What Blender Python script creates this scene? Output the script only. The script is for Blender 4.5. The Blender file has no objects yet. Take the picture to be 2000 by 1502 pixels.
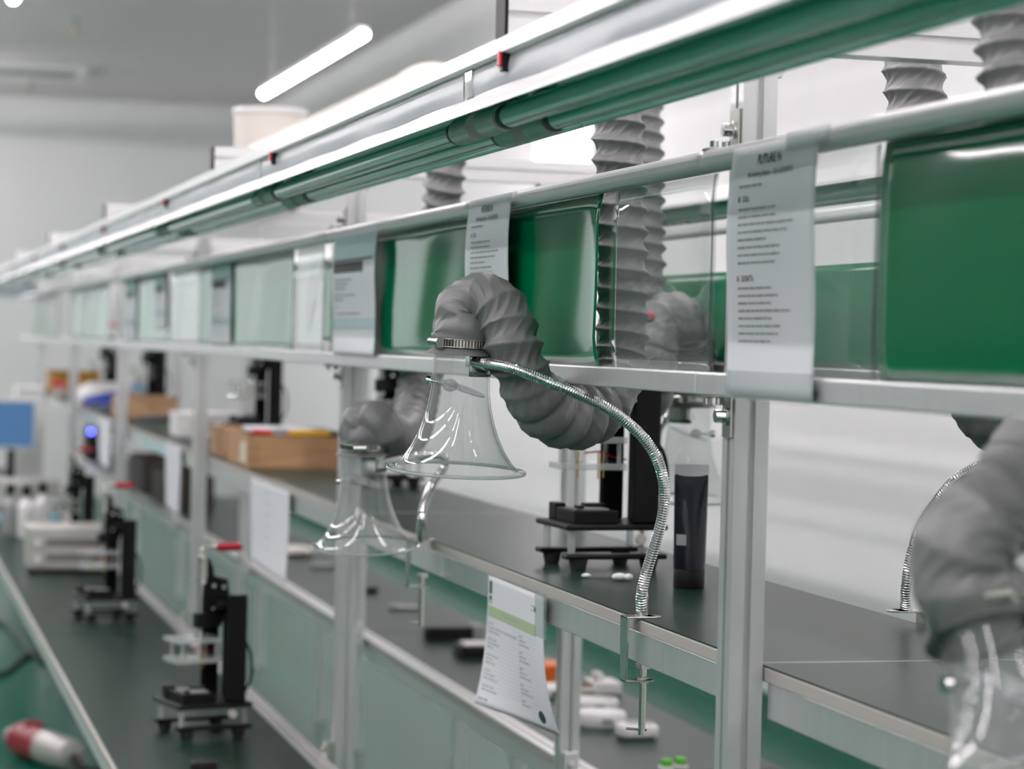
import bpy, math, random
from mathutils import Vector, Matrix

random.seed(7)
PI = math.pi
scene = bpy.context.scene
COL = scene.collection

# ------------------------------------------------------------------ camera
cam_data = bpy.data.cameras.new('camera')
cam = bpy.data.objects.new('camera', cam_data)
COL.objects.link(cam)
cam_data.sensor_fit = 'HORIZONTAL'
cam_data.sensor_width = 36.0
cam_data.lens = 85.0
cam_data.clip_start = 0.05
cam_data.clip_end = 60
cam.matrix_world = Matrix(((0.9661697, -0.0188427, -0.25721793, 0.0),
                           (-0.25678361, 0.02271154, -0.96620203, 0.0),
                           (0.02404767, 0.99956447, 0.0171047, 1.53),
                           (0, 0, 0, 1)))
cam_data.dof.use_dof = True
cam_data.dof.focus_distance = 3.08
cam_data.dof.aperture_fstop = 4.9
scene.camera = cam

# ------------------------------------------------------------------ world, exposure
world = bpy.data.worlds.new('world')
scene.world = world
world.use_nodes = True
world.node_tree.nodes['Background'].inputs[0].default_value = (0.75, 0.78, 0.8, 1)
world.node_tree.nodes['Background'].inputs[1].default_value = 1.15
vs = scene.view_settings
scene.display_settings.display_device = 'sRGB'
vs.view_transform = 'Standard'
vs.look = 'None'
vs.gamma = 1.0
vs.use_curve_mapping = False
vs.exposure = 0.42
scene.cycles.use_denoising = True
scene.cycles.max_bounces = 14
scene.cycles.diffuse_bounces = 6
scene.cycles.glossy_bounces = 5
scene.cycles.transparent_max_bounces = 24
scene.cycles.transmission_bounces = 8
scene.cycles.caustics_reflective = False
scene.cycles.caustics_refractive = False
scene.cycles.sample_clamp_indirect = 6.0
LAMP = 46.0          # strength of the ceiling tube lamps

# ------------------------------------------------------------------ materials
def mat(name, col, rough=0.5, metal=0.0, spec=0.5, coat=0.0, emit=None, es=0.0, trans=0.0):
    m = bpy.data.materials.new(name); m.use_nodes = True
    b = m.node_tree.nodes['Principled BSDF']
    b.inputs['Base Color'].default_value = (*col, 1)
    b.inputs['Roughness'].default_value = rough
    b.inputs['Metallic'].default_value = metal
    b.inputs['Specular IOR Level'].default_value = spec
    b.inputs['Coat Weight'].default_value = coat
    b.inputs['Coat Roughness'].default_value = 0.06
    b.inputs['Transmission Weight'].default_value = trans
    if emit:
        b.inputs['Emission Color'].default_value = (*emit, 1)
        b.inputs['Emission Strength'].default_value = es
    return m

def nd(m, typ, **kw):
    n = m.node_tree.nodes.new(typ)
    for k, v in kw.items(): setattr(n, k, v)
    return n

def add_noise(m, scale, c1, c2, bump=0.0, stretch=(1, 1, 1), detail=4, dist=0.01):
    """procedural colour variation (and bump) on a principled material"""
    L = m.node_tree.links; b = m.node_tree.nodes['Principled BSDF']
    tc = nd(m, 'ShaderNodeTexCoord'); mp = nd(m, 'ShaderNodeMapping')
    mp.inputs['Scale'].default_value = stretch
    nz = nd(m, 'ShaderNodeTexNoise'); nz.inputs['Scale'].default_value = scale; nz.inputs['Detail'].default_value = detail
    L.new(tc.outputs['Object'], mp.inputs[0]); L.new(mp.outputs[0], nz.inputs['Vector'])
    if c1 is not None:
        rp = nd(m, 'ShaderNodeValToRGB')
        rp.color_ramp.elements[0].position = 0.3; rp.color_ramp.elements[1].position = 0.7
        rp.color_ramp.elements[0].color = (*c1, 1); rp.color_ramp.elements[1].color = (*c2, 1)
        L.new(nz.outputs[0], rp.inputs[0]); L.new(rp.outputs[0], b.inputs['Base Color'])
    if bump:
        bp = nd(m, 'ShaderNodeBump'); bp.inputs['Strength'].default_value = bump; bp.inputs['Distance'].default_value = dist
        L.new(nz.outputs[0], bp.inputs['Height']); L.new(bp.outputs[0], b.inputs['Normal'])
    return m

M = {}
M['wall'] = add_noise(mat('wall_paint', (.80, .80, .80), .55), 1.5, (.79, .79, .79), (.82, .82, .82))
M['wall_left'] = add_noise(mat('darkened_wall_paint', (.09, .10, .095), .5), 1.2, (.08, .09, .085), (.10, .11, .105))  # kept dark to dim what the green sheets reflect
M['ceiling'] = mat('ceiling_paint', (.70, .635, .65), .6)
M['floor'] = add_noise(mat('green_epoxy', (.0015, .11, .066), .24, spec=.22), 2.5, (.001, .10, .058), (.002, .12, .074), bump=.03, dist=.02)
M['alu'] = add_noise(mat('anodised_aluminium', (.72, .73, .735), .36, metal=.8), 60, (.70, .71, .715), (.745, .755, .76), stretch=(1, 1, .05))
M['alu_bright'] = mat('bright_aluminium', (.80, .80, .80), .30, metal=.7)
M['rail'] = mat('satin_white_rail', (.76, .77, .77), .32, metal=.45)
M['steel'] = mat('zinc_steel', (.62, .62, .58), .25, metal=1.0)
M['chrome'] = mat('chrome', (.80, .80, .81), .10, metal=1.0)
M['mat'] = add_noise(mat('green_esd_mat', (.008, .024, .017), .30, spec=.10), 3.0, (.008, .023, .016), (.012, .029, .021), bump=.02, dist=.004)
M['edge'] = mat('laminate_edge', (.42, .40, .37), .45)
M['black'] = mat('black_plastic', (.007, .007, .008), .42, spec=.22)
M['blackmetal'] = mat('black_metal', (.006, .006, .0065), .46, spec=.20)
M['rubber'] = mat('rubber', (.015, .015, .015), .8)
M['plug_red'] = mat('plug_red', (.26, .006, .018), .4)
M['red'] = mat('red_grip', (.50, .008, .02), .35)
M['enamel'] = mat('white_enamel', (.80, .80, .79), .28, coat=.1)
M['reflector'] = mat('green_bounce_reflector', (.13, .72, .56), .24, metal=.4)  # green reflection of the floor is put into this colour
M['tubeglass'] = mat('green_bounce_tube_glass', (.20, .72, .58), .12, coat=.5)  # tinted with the green that the floor throws onto the tubes
M['socket'] = mat('lamp_socket', (.62, .62, .58), .4)
M['paper'] = mat('paper', (.66, .68, .71), .7)
M['ink'] = mat('ink', (.05, .05, .055), .7)
M['ink_grey'] = mat('ink_grey', (.22, .23, .24), .7)
M['ink_line'] = mat('ink_line', (.34, .36, .38), .7)
M['ink_green'] = mat('ink_green', (.36, .48, .28), .7)
M['ink_darkgreen'] = mat('ink_dark_green', (.03, .14, .09), .7)
M['ink_navy'] = mat('ink_navy', (.012, .045, .07), .6)
M['ink_teal'] = mat('ink_teal', (.42, .56, .58), .7)
M['greensheet'] = mat('green_vinyl', (.0, .17, .066), .085, spec=.32)
M['wood'] = add_noise(mat('wood', (.42, .24, .11), .6), 6, (.36, .20, .09), (.48, .29, .15), stretch=(1, 12, 12))
M['darkwood'] = mat('dark_wood', (.035, .026, .020), .6)
M['card'] = add_noise(mat('cardboard', (.48, .30, .16), .8), 10, (.45, .28, .15), (.52, .33, .18))
M['label'] = mat('label_paper', (.62, .60, .50), .7)
M['ochre'] = mat('ochre_card', (.36, .19, .02), .7)
M['white'] = mat('white_plastic', (.76, .76, .75), .35)
M['cream'] = mat('cream_plastic', (.72, .68, .62), .5)
M['silver'] = mat('silver_case', (.50, .49, .46), .35, metal=.3)
M['silver_dark'] = mat('silver_vent', (.16, .155, .145), .5)
M['blue'] = mat('blue_plastic', (.01, .05, .45), .35)
M['lightblue'] = mat('light_blue', (.12, .32, .48), .5)
M['yellow'] = mat('yellow_plastic', (.75, .42, .02), .4)
M['orange'] = mat('orange_plastic', (.75, .14, .01), .4)
M['leaf'] = mat('green_plastic', (.10, .42, .04), .5)
M['grey'] = mat('grey_plastic', (.30, .31, .31), .5)
M['brass'] = mat('brass', (.62, .45, .16), .25, metal=1.0)
M['navy'] = mat('dark_tube', (.008, .010, .018), .20, spec=.35)
M['frost'] = mat('frosted_seal', (.55, .57, .58), .3)
M['lamp'] = mat('lamp_diffuser', (1, 1, 1), .4, emit=(1.0, .93, .96), es=LAMP)
M['wall_glow'] = mat('wall_glow_emitter', (1, 1, 1), .4, emit=(1.0, .93, .96), es=2.6)
M['screen'] = mat('blue_screen', (.02, .05, .12), .2, emit=(.10, .25, .48), es=.42)
M['led'] = mat('blue_led', (.02, .02, .2), .3, emit=(.08, .10, 1.0), es=14)
M['banner'] = mat('blue_grey_panel', (.36, .42, .48), .5)

def clear_mat(name, tint, haze, ior=1.49, rough=0.02, hazecol=(.8, .84, .84)):
    m = bpy.data.materials.new(name); m.use_nodes = True
    nt = m.node_tree; nt.nodes.clear(); L = nt.links
    out = nt.nodes.new('ShaderNodeOutputMaterial')
    ge = nt.nodes.new('ShaderNodeNewGeometry'); f0 = ((ior - 1) / (ior + 1)) ** 2
    dt = nt.nodes.new('ShaderNodeVectorMath'); dt.operation = 'DOT_PRODUCT'
    def math_node(op, a=None, b=None, va=None, vb=None):
        n = nt.nodes.new('ShaderNodeMath'); n.operation = op
        if a is not None: L.new(a, n.inputs[0])
        elif va is not None: n.inputs[0].default_value = va
        if b is not None: L.new(b, n.inputs[1])
        elif vb is not None: n.inputs[1].default_value = vb
        return n.outputs[0]
    L.new(ge.outputs['Normal'], dt.inputs[0]); L.new(ge.outputs['Incoming'], dt.inputs[1])
    ab = math_node('ABSOLUTE', dt.outputs['Value'])
    om = math_node('SUBTRACT', None, ab, va=1.0)
    pw = math_node('POWER', om, vb=5.0)
    sc_ = math_node('MULTIPLY', pw, vb=1 - f0)
    fres = math_node('ADD', sc_, vb=f0)
    tr = nt.nodes.new('ShaderNodeBsdfTransparent'); tr.inputs[0].default_value = (*tint, 1)
    gl = nt.nodes.new('ShaderNodeBsdfGlossy'); gl.inputs['Roughness'].default_value = rough
    df = nt.nodes.new('ShaderNodeBsdfDiffuse'); df.inputs[0].default_value = (*hazecol, 1)
    m1 = nt.nodes.new('ShaderNodeMixShader'); m1.inputs[0].default_value = haze
    m2 = nt.nodes.new('ShaderNodeMixShader')
    L.new(tr.outputs[0], m1.inputs[1]); L.new(df.outputs[0], m1.inputs[2])
    L.new(fres, m2.inputs[0]); L.new(m1.outputs[0], m2.inputs[1]); L.new(gl.outputs[0], m2.inputs[2])
    L.new(m2.outputs[0], out.inputs[0])
    return m
M['acrylic'] = clear_mat('clear_acrylic', (.955, .965, .962), .05)
M['acrylic_edge'] = clear_mat('acrylic_edge', (.80, .84, .84), .30)
M['acrylic_plate'] = clear_mat('acrylic_plate', (.88, .90, .90), .30)
M['clearsheet'] = clear_mat('clear_vinyl', (.93, .95, .945), .05, ior=1.40, rough=.03)
M['tape'] = clear_mat('clear_tape', (.90, .92, .92), .16, rough=.12)

# glossy plastic film along the lamp fronts
M['film'] = add_noise(mat('lamp_front_film', (.34, .37, .39), .26, spec=.22), 9, None, None, bump=.30, stretch=(1, .45, 1), dist=.012)

def duct_material():
    m = mat('duct_fabric', (.17, .175, .173), .40, spec=.5)
    L = m.node_tree.links; b = m.node_tree.nodes['Principled BSDF']
    uv = nd(m, 'ShaderNodeUVMap'); mp = nd(m, 'ShaderNodeMapping')
    mp.inputs['Rotation'].default_value = (0, 0, math.radians(-38)); mp.inputs['Scale'].default_value = (1, 1, 1)
    mp2 = nd(m, 'ShaderNodeMapping'); mp2.inputs['Scale'].default_value = (24, 115, 1)
    nz = nd(m, 'ShaderNodeTexNoise'); nz.inputs['Scale'].default_value = 1.0; nz.inputs['Detail'].default_value = 3
    bp = nd(m, 'ShaderNodeBump'); bp.inputs['Strength'].default_value = .4; bp.inputs['Distance'].default_value = .004
    L.new(uv.outputs[0], mp.inputs[0]); L.new(mp.outputs[0], mp2.inputs[0]); L.new(mp2.outputs[0], nz.inputs['Vector'])
    L.new(nz.outputs[0], bp.inputs['Height']); L.new(bp.outputs[0], b.inputs['Normal'])
    return m
M['duct'] = duct_material()

def stripes_material():
    """worm-drive band: slots round the band"""
    m = mat('clamp_band', (.70, .66, .60), .22, metal=1.0)
    L = m.node_tree.links; b = m.node_tree.nodes['Principled BSDF']
    uv = nd(m, 'ShaderNodeUVMap'); sx = nd(m, 'ShaderNodeSeparateXYZ')
    mu = nd(m, 'ShaderNodeMath', operation='MULTIPLY'); mu.inputs[1].default_value = 62
    fr = nd(m, 'ShaderNodeMath', operation='FRACT'); gt = nd(m, 'ShaderNodeMath', operation='GREATER_THAN'); gt.inputs[1].default_value = .55
    mx = nd(m, 'ShaderNodeMix', data_type='RGBA')
    mx.inputs[6].default_value = (.72, .68, .62, 1); mx.inputs[7].default_value = (.10, .095, .09, 1)
    L.new(uv.outputs[0], sx.inputs[0]); L.new(sx.outputs[0], mu.inputs[0]); L.new(mu.outputs[0], fr.inputs[0])
    L.new(fr.outputs[0], gt.inputs[0]); L.new(gt.outputs[0], mx.inputs[0]); L.new(mx.outputs[2], b.inputs['Base Color'])
    return m
M['band'] = stripes_material()

# ------------------------------------------------------------------ mesh builder
class MB:
    def __init__(s): s.v = []; s.f = []; s.uv = {}
    def add(s, vs, fs):
        o = len(s.v); s.v += [tuple(v) for v in vs]; s.f += [tuple(i + o for i in f) for f in fs]; return o
    def box(s, x0, x1, y0, y1, z0, z1):
        s.add([(x0, y0, z0), (x1, y0, z0), (x1, y1, z0), (x0, y1, z0), (x0, y0, z1), (x1, y0, z1), (x1, y1, z1), (x0, y1, z1)],
              [(0, 3, 2, 1), (4, 5, 6, 7), (0, 1, 5, 4), (1, 2, 6, 5), (2, 3, 7, 6), (3, 0, 4, 7)]); return s
    def cyl(s, p0, p1, r0, r1=None, n=20, caps=True):
        r1 = r0 if r1 is None else r1
        p0 = Vector(p0); p1 = Vector(p1); d = (p1 - p0).normalized()
        a = d.orthogonal().normalized(); b = d.cross(a)
        vs = []
        for p, r in ((p0, r0), (p1, r1)):
            for i in range(n):
                t = 2 * PI * i / n; vs.append(p + a * (r * math.cos(t)) + b * (r * math.sin(t)))
        fs = [(i, (i + 1) % n, n + (i + 1) % n, n + i) for i in range(n)]
        if caps: fs += [tuple(range(n - 1, -1, -1)), tuple(range(n, 2 * n))]
        s.add(vs, fs); return s
    def lathe(s, prof, org=(0, 0, 0), axis=(0, 0, 1), n=48, close=False):
        """prof: (radius, distance along axis)"""
        org = Vector(org); d = Vector(axis).normalized(); a = d.orthogonal().normalized(); b = d.cross(a)
        vs = []; m = len(prof)
        for r, h in prof:
            for i in range(n):
                t = 2 * PI * i / n; vs.append(org + d * h + a * (r * math.cos(t)) + b * (r * math.sin(t)))
        o = len(s.f)
        fs = []
        for j in range(m if close else m - 1):
            j2 = (j + 1) % m
            for i in range(n):
                fs.append((j * n + i, j * n + (i + 1) % n, j2 * n + (i + 1) % n, j2 * n + i))
        s.add(vs, fs)
        for k in range(len(fs)):
            i = k % n; j = k // n
            s.uv[o + k] = [(i / n, j), ((i + 1) / n, j), ((i + 1) / n, j + 1), (i / n, j + 1)]
        return s
    def prism(s, poly, fn, lo, hi):
        """extrude a 2-D polygon: fn(u, v, w) gives the 3-D point"""
        n = len(poly)
        vs = [fn(u, v, lo) for u, v in poly] + [fn(u, v, hi) for u, v in poly]
        fs = [(i, (i + 1) % n, n + (i + 1) % n, n + i) for i in range(n)] + [tuple(range(n - 1, -1, -1)), tuple(range(n, 2 * n))]
        s.add(vs, fs); return s
    def tube(s, pts, r, n=12, cap=True):
        P = [Vector(p) for p in pts]; m = len(P)
        fr = frames(P); vs = []
        rr = r if isinstance(r, (list, tuple)) else [r] * m
        for k in range(m):
            T, A, B = fr[k]
            for i in range(n):
                t = 2 * PI * i / n; vs.append(P[k] + A * (rr[k] * math.cos(t)) + B * (rr[k] * math.sin(t)))
        fs = [(k * n + i, k * n + (i + 1) % n, (k + 1) * n + (i + 1) % n, (k + 1) * n + i) for k in range(m - 1) for i in range(n)]
        if cap: fs += [tuple(range(n - 1, -1, -1)), tuple(range((m - 1) * n, m * n))]
        s.add(vs, fs); return s
    def grid(s, fn, nu, nv):
        vs = [fn(i / nu, j / nv) for j in range(nv + 1) for i in range(nu + 1)]
        fs = [(j * (nu + 1) + i, j * (nu + 1) + i + 1, (j + 1) * (nu + 1) + i + 1, (j + 1) * (nu + 1) + i) for j in range(nv) for i in range(nu)]
        s.add(vs, fs); return s
    def ball(s, c, r, n=16, m=10, sc=(1, 1, 1)):
        c = Vector(c); vs = []
        for j in range(m + 1):
            ph = PI * j / m
            for i in range(n):
                t = 2 * PI * i / n
                vs.append(c + Vector((r * sc[0] * math.sin(ph) * math.cos(t), r * sc[1] * math.sin(ph) * math.sin(t), r * sc[2] * math.cos(ph))))
        fs = [(j * n + i, (j + 1) * n + i, (j + 1) * n + (i + 1) % n, j * n + (i + 1) % n) for j in range(m) for i in range(n)]
        s.add(vs, fs); return s

def frames(P):
    m = len(P); T = []
    for k in range(m):
        a = P[max(k - 1, 0)]; b = P[min(k + 1, m - 1)]; T.append((b - a).normalized())
    A = T[0].orthogonal().normalized(); out = []
    for k in range(m):
        A = (A - T[k] * A.dot(T[k])).normalized(); out.append((T[k], A.copy(), T[k].cross(A)))
    return out

def spline(pts, per=16):
    """Catmull-Rom through points of any dimension"""
    n = len(pts); out = []
    for i in range(n - 1):
        p0 = pts[max(i - 1, 0)]; p1 = pts[i]; p2 = pts[i + 1]; p3 = pts[min(i + 2, n - 1)]
        for k in range(per):
            t = k / per
            out.append(tuple(0.5 * (2 * b + (c - a) * t + (2 * a - 5 * b + 4 * c - d) * t * t + (3 * b - a - 3 * c + d) * t ** 3)
                             for a, b, c, d in zip(p0, p1, p2, p3)))
    out.append(tuple(pts[-1])); return out

def even(pts, step):
    """resample a polyline (first three numbers are the position) at even arc length"""
    L = [0.0]
    for a, b in zip(pts, pts[1:]): L.append(L[-1] + (Vector(b[:3]) - Vector(a[:3])).length)
    n = max(2, int(L[-1] / step)); out = []; j = 0
    for k in range(n + 1):
        t = L[-1] * k / n
        while j < len(L) - 2 and L[j + 1] < t: j += 1
        f = (t - L[j]) / max(L[j + 1] - L[j], 1e-9)
        out.append(tuple(a + (b - a) * f for a, b in zip(pts[j], pts[j + 1])))
    return out, L[-1]

# ------------------------------------------------------------------ objects
def offset_of(o):
    v = Vector((0, 0, 0))
    while o is not None: v += o.location; o = o.parent
    return v

def part(name, mb, m, parent=None, bevel=0.0, smooth=False, seg=2, loc=None):
    """ONE mesh object from world coordinates, placed under its thing"""
    off = offset_of(parent) if parent is not None else Vector(loc or (0, 0, 0))
    me = bpy.data.meshes.new(name)
    me.from_pydata([(x - off.x, y - off.y, z - off.z) for x, y, z in mb.v], [], mb.f)
    if mb.uv:
        ul = me.uv_layers.new(name='UVMap')
        for pi, co in mb.uv.items():
            st = me.polygons[pi].loop_start
            for k, c in enumerate(co): ul.data[st + k].uv = c
    me.materials.append(M[m] if isinstance(m, str) else m)
    if smooth: me.polygons.foreach_set('use_smooth', [True] * len(me.polygons))
    me.update()
    o = bpy.data.objects.new(name, me); COL.objects.link(o)
    if parent is not None: o.parent = parent
    else: o.location = off
    if bevel:
        bm = o.modifiers.new('bevel', 'BEVEL'); bm.width = bevel; bm.segments = seg; bm.limit_method = 'ANGLE'
        bm.angle_limit = math.radians(40)
    if smooth == 'auto':
        md = o.modifiers.new('split', 'EDGE_SPLIT'); md.split_angle = math.radians(35)
    return o

def tag(o, label=None, cat=None, group=None, kind=None):
    if label: o['label'] = label
    if cat: o['category'] = cat
    if group: o['group'] = group
    if kind: o['kind'] = kind
    return o

def thing(name, loc, label, cat, group=None):
    o = bpy.data.objects.new(name, None); COL.objects.link(o)
    o.location = loc; o.empty_display_size = .05
    return tag(o, label, cat, group)

def copy_tree(o, parent=None):
    c = o.copy(); COL.objects.link(c)
    if parent is not None: c.parent = parent
    for ch in list(o.children): copy_tree(ch, c)
    return c

def struct(name, mb, m):
    return tag(part(name, mb, m), kind='structure')

# ================================================================== THE ROOM
XW, YE, ZC = 3.6, 23.0, 3.72
XL, YN = -5.5, -3.0
struct('floor', MB().box(XL, XW, YN, YE, -.05, 0), 'floor')
struct('ceiling', MB().box(XL, XW, YN, YE, ZC, ZC + .05), 'ceiling')
struct('wall_right', MB().box(XW, XW + .1, YN, YE, 0, ZC), 'wall')
struct('wall_left', MB().box(XL - .1, XL, YN, YE, 0, ZC), 'wall_left')
WX0, WX1, WZ0, WZ1 = -3.75, -.10, .5, 3.2
struct('wall_far', MB().box(XL, WX0, YE, YE + .1, 0, ZC).box(WX1, XW, YE, YE + .1, 0, ZC).box(WX0, WX1, YE, YE + .1, 0, WZ0).box(WX0, WX1, YE, YE + .1, WZ1, ZC), 'wall')
wf = MB()
for x0 in (WX0, WX0 + 1.2, WX0 + 2.4, WX1 - .05): wf.box(x0, x0 + .05, YE + .02, YE + .08, WZ0, WZ1)
wf.box(WX0, WX1, YE + .02, YE + .08, WZ0, WZ0 + .05).box(WX0, WX1, YE + .02, YE + .08, WZ1 - .05, WZ1)
dr = MB(); dr.box(XL + .05, WX0 - .12, YE - .05, YE, 0, 2.95)
for k in range(9): dr.box(XL + .05, WX0 - .12, YE - .06, YE - .05, .1 + k * .32, .36 + k * .32)
struct('added_dark_door_1', dr, 'wall_left')  # unseen dark panel added to darken reflections in the green sheets
w1 = struct('added_window_1', wf, 'white')  # unseen window added to brighten the far sheets' reflections
part('pane', MB().box(WX0 + .02, WX1 - .02, YE + .045, YE + .053, WZ0 + .02, WZ1 - .02), 'acrylic', w1)
struct('baseboard_right', MB().box(XW - .012, XW, YN, YE, 0, .12), 'floor')
struct('wall_near', MB().box(XL, XW, YN - .1, YN, 0, ZC), 'wall')

LZ = 2.90
# ceiling tube lamps: a housing and a lit diffuser, hung on two rods
def lamp_proto(length, LZ):
    r = thing('tube_lamp', (0, 0, 0), '', 'lamp')
    part('lamp_housing', MB().box(-.024, .024, .012, length - .012, .024, .055), 'enamel', r, bevel=.004)
    d = MB(); n = 14
    pr = [(.024 * math.cos(PI + PI * i / n), .024 + .030 * math.sin(PI + PI * i / n)) for i in range(n + 1)]
    d.prism(pr, lambda u, v, w: (u, w, v), .0, length)
    part('diffuser', d, 'lamp', r, bevel=.012, seg=3)
    for y in (.3, length - .3):
        part('hanger', MB().cyl((0, y, .06), (0, y, ZC - LZ), .0015, n=6), 'steel', r)
    return r
lp = lamp_proto(2.88, LZ)
lq = None
lamp_spots = [(2.144, 10.82, 'lit tube lamp slanting above the white shades near the right wall'),
              (.553, 7.42, 'lit tube lamp cut off at the top left corner of the picture')]
for i, (x, y, lab) in enumerate(lamp_spots):
    o = lp if i == 0 else copy_tree(lp)
    o.location = (x, y, LZ); tag(o, lab, 'lamp', 'ceiling tube lamps')
LH = 3.36
for x, y in [(x, y) for x in (-4.4, -2.6, -.9) for y in (-2.6, 1.0, 4.6, 8.2, 11.8, 15.4, 19.2)]:  # unseen lamp rows added to light the room from the left
    o = lq = lamp_proto(2.88, LH) if lq is None else copy_tree(lq)
    o.location = (x, y, LH)
    tag(o, 'unseen lit tube lamp added over the open floor beyond the left edge', 'lamp', 'ceiling tube lamps out of view')
for x, y in ((2.144, 4.2), (2.144, .6), (2.144, -2.6), (.553, 2.4), (-.2, -1.6), (.25, 19.3), (-.35, 15.6), (-.35, 11.8)):  # unseen lamps added to brighten benches, right wall and far end
    o = copy_tree(lq); o.location = (x, y, LH)
    tag(o, 'unseen lit tube lamp added to brighten the benches and far end', 'lamp', 'ceiling tube lamps out of view')

for i, (pt, lab) in enumerate((((1.355, 17.2), 'dark sprinkler head on the ceiling, the nearer one'),
                               ((1.33, 21.7), 'dark sprinkler head on the ceiling beside the far wall'))):
    x, y = pt
    r = thing('sprinkler_head', (x, y, ZC), lab, 'sprinkler', 'ceiling sprinklers')
    part('escutcheon', MB().lathe([(.001, 0), (.045, 0), (.04, -.012), (.02, -.016), (.001, -.016)], (x, y, ZC)), 'steel', r, smooth='auto')
    part('nozzle', MB().cyl((x, y, ZC - .016), (x, y, ZC - .075), .016, .012, 12), 'grey', r)
    part('deflector', MB().cyl((x, y, ZC - .075), (x, y, ZC - .082), .032, .032, 16), 'brass', r)
vn = thing('air_vent', (.95, 20.6, ZC), 'pale square air vent in the ceiling near the far wall', 'vent')
b = MB(); b.box(.10, 1.70, 20.2, 20.25, ZC - .04, ZC); b.box(.10, 1.70, 20.95, 21.0, ZC - .04, ZC); b.box(.10, .15, 20.25, 20.95, ZC - .04, ZC); b.box(1.65, 1.70, 20.25, 20.95, ZC - .04, ZC)
part('vent_frame', b, 'white', vn, bevel=.004)
b = MB()
for k in range(9): b.box(.15, 1.65, 20.28 + k * .075, 20.315 + k * .075, ZC - .03, ZC - .004)
part('louvre', b, 'grey', vn)
tag(part('wall_panel', MB().box(-.06, 1.47, YE - .03, YE, 1.87, 2.13), 'banner'), 'blue grey strip panel on the far white wall', 'panel')
wa, wb_ = (3.5500, 11.9075, 2.4326), (3.5500, 12.9205, 2.7571)
wl = thing('wall_glow_panel', (XW, wa[1], wa[2]), 'white panel added for the glare on the right wall under the shades', 'lamp')  # added glowing panel, stands for the bright white glow on this wall
part('lamp_housing', MB().box(XW - .05, XW, wa[1] - .03, wb_[1] + .03, wa[2] - .03, wb_[2] + .03), 'enamel', wl, bevel=.01)
part('diffuser', MB().box(XW - .06, XW - .05, wa[1], wb_[1], wa[2], wb_[2]), 'wall_glow', wl)

# ================================================================== THE DOUBLE-SIDED WORKBENCH
ZT, ZL = 1.177, .68
PY = [2.547 + 2.296 * k for k in range(6)]
PY = [.251] + PY
XB0, XB1 = .655, 1.585       # ends of the cross beams
frame = thing('workbench_frame', (1.15, 8.0, 0), 'aluminium profile frame of the long bench with posts, rails and cross beams', 'workbench frame')

def profile(s=.04, slot=.008, deep=.009):
    h = s / 2; q = slot / 2
    return [(-h, -h), (-q, -h), (-q, -h + deep), (q, -h + deep), (q, -h), (h, -h), (h, -q), (h - deep, -q), (h - deep, q), (h, q),
            (h, h), (q, h), (q, h - deep), (-q, h - deep), (-q, h), (-h, h), (-h, q), (-h + deep, q), (-h + deep, -q), (-h, -q)]
PROF = profile()

def vpost(name, x, y, z0, z1):
    b = MB(); b.prism(PROF, lambda u, v, w: (x + u, y + v, w), z0, z1)
    return part(name, b, 'alu', frame)

def bracket(p, x, y, z, up):
    """plate on the aisle side of a post plus a leg under or over the rail, with bolts"""
    sgn = 1 if up else -1
    z0, z1 = (z, z + .048) if up else (z - .048, z)
    b = MB(); b.box(x - .0035, x - .0002, y - .014, y + .014, z0, z1)
    zz = z if up else z
    b.box(x - .036, x - .0002, y - .012, y + .012, min(zz, zz + sgn * .0035), max(zz, zz + sgn * .0035))
    k = part('bracket', b, 'steel', p, bevel=.0012)
    zb = (z0 + z1) / 2
    m = MB(); m.cyl((x - .0035, y, zb), (x - .006, y, zb), .0105, n=24); m.cyl((x - .006, y, zb), (x - .017, y, zb), .0072, n=20)
    m.cyl((x - .017, y, zb), (x - .0175, y, zb), .0045, n=6)
    part('bolt', m, 'chrome', p, bevel=.0008)
    zt = z + sgn * .0035
    for dx in (.012, .026): part('screw', MB().cyl((x - dx, y, zt), (x - dx, y, zt + sgn * .008), .0048, n=14), 'chrome', p, bevel=.0006)

RX0, RX1 = .888, .908                    # front screen rails
RZ = (1.478, 1.503, 1.7235, 1.749)
for k, y in enumerate(PY):
    p = vpost('post', .95, y, 0, 1.862)
    if 1 <= k <= 4:
        bracket(p, .93, y, RZ[0], False); bracket(p, .93, y, RZ[3], True)
    f = MB(); f.box(.912, .9295, y - .019, y + .019, ZL - .04, ZL + .03); f.cyl((.912, y, ZL + .012), (.905, y, ZL + .012), .007, n=12); f.cyl((.912, y, ZL - .012), (.905, y, ZL - .012), .007, n=12)
    part('foot_bracket', f, 'steel', p, bevel=.002)
    rp = vpost('post', 1.355, y, 1.478, 1.862)
    b = MB()
    b.prism([(-.02, 1.862), (-.02, 1.881), (-.011, 1.881), (-.011, 1.889), (-.02, 1.889), (-.02, 1.908),
             (.02, 1.908), (.02, 1.889), (.011, 1.889), (.011, 1.881), (.02, 1.881), (.02, 1.862)],
            lambda u, v, w: (w, y + u, v), XB0 + .004, XB1 - .004)
    cb = part('cross_beam', b, 'alu_bright', frame)
    for x0 in (XB0, XB1 - .004):
        part('end_cap', MB().box(x0, x0 + .004, y - .02, y + .02, 1.862, 1.908), 'blackmetal', cb)
    g = MB(); g.prism([(.97, 1.862), (.97, 1.832), (.976, 1.832), (.984, 1.853), (1.012, 1.856), (1.012, 1.862)], lambda u, v, w: (u, w, v), y - .017, y + .017)
    part('corner_bracket', g, 'alu', cb, bevel=.001)
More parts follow.
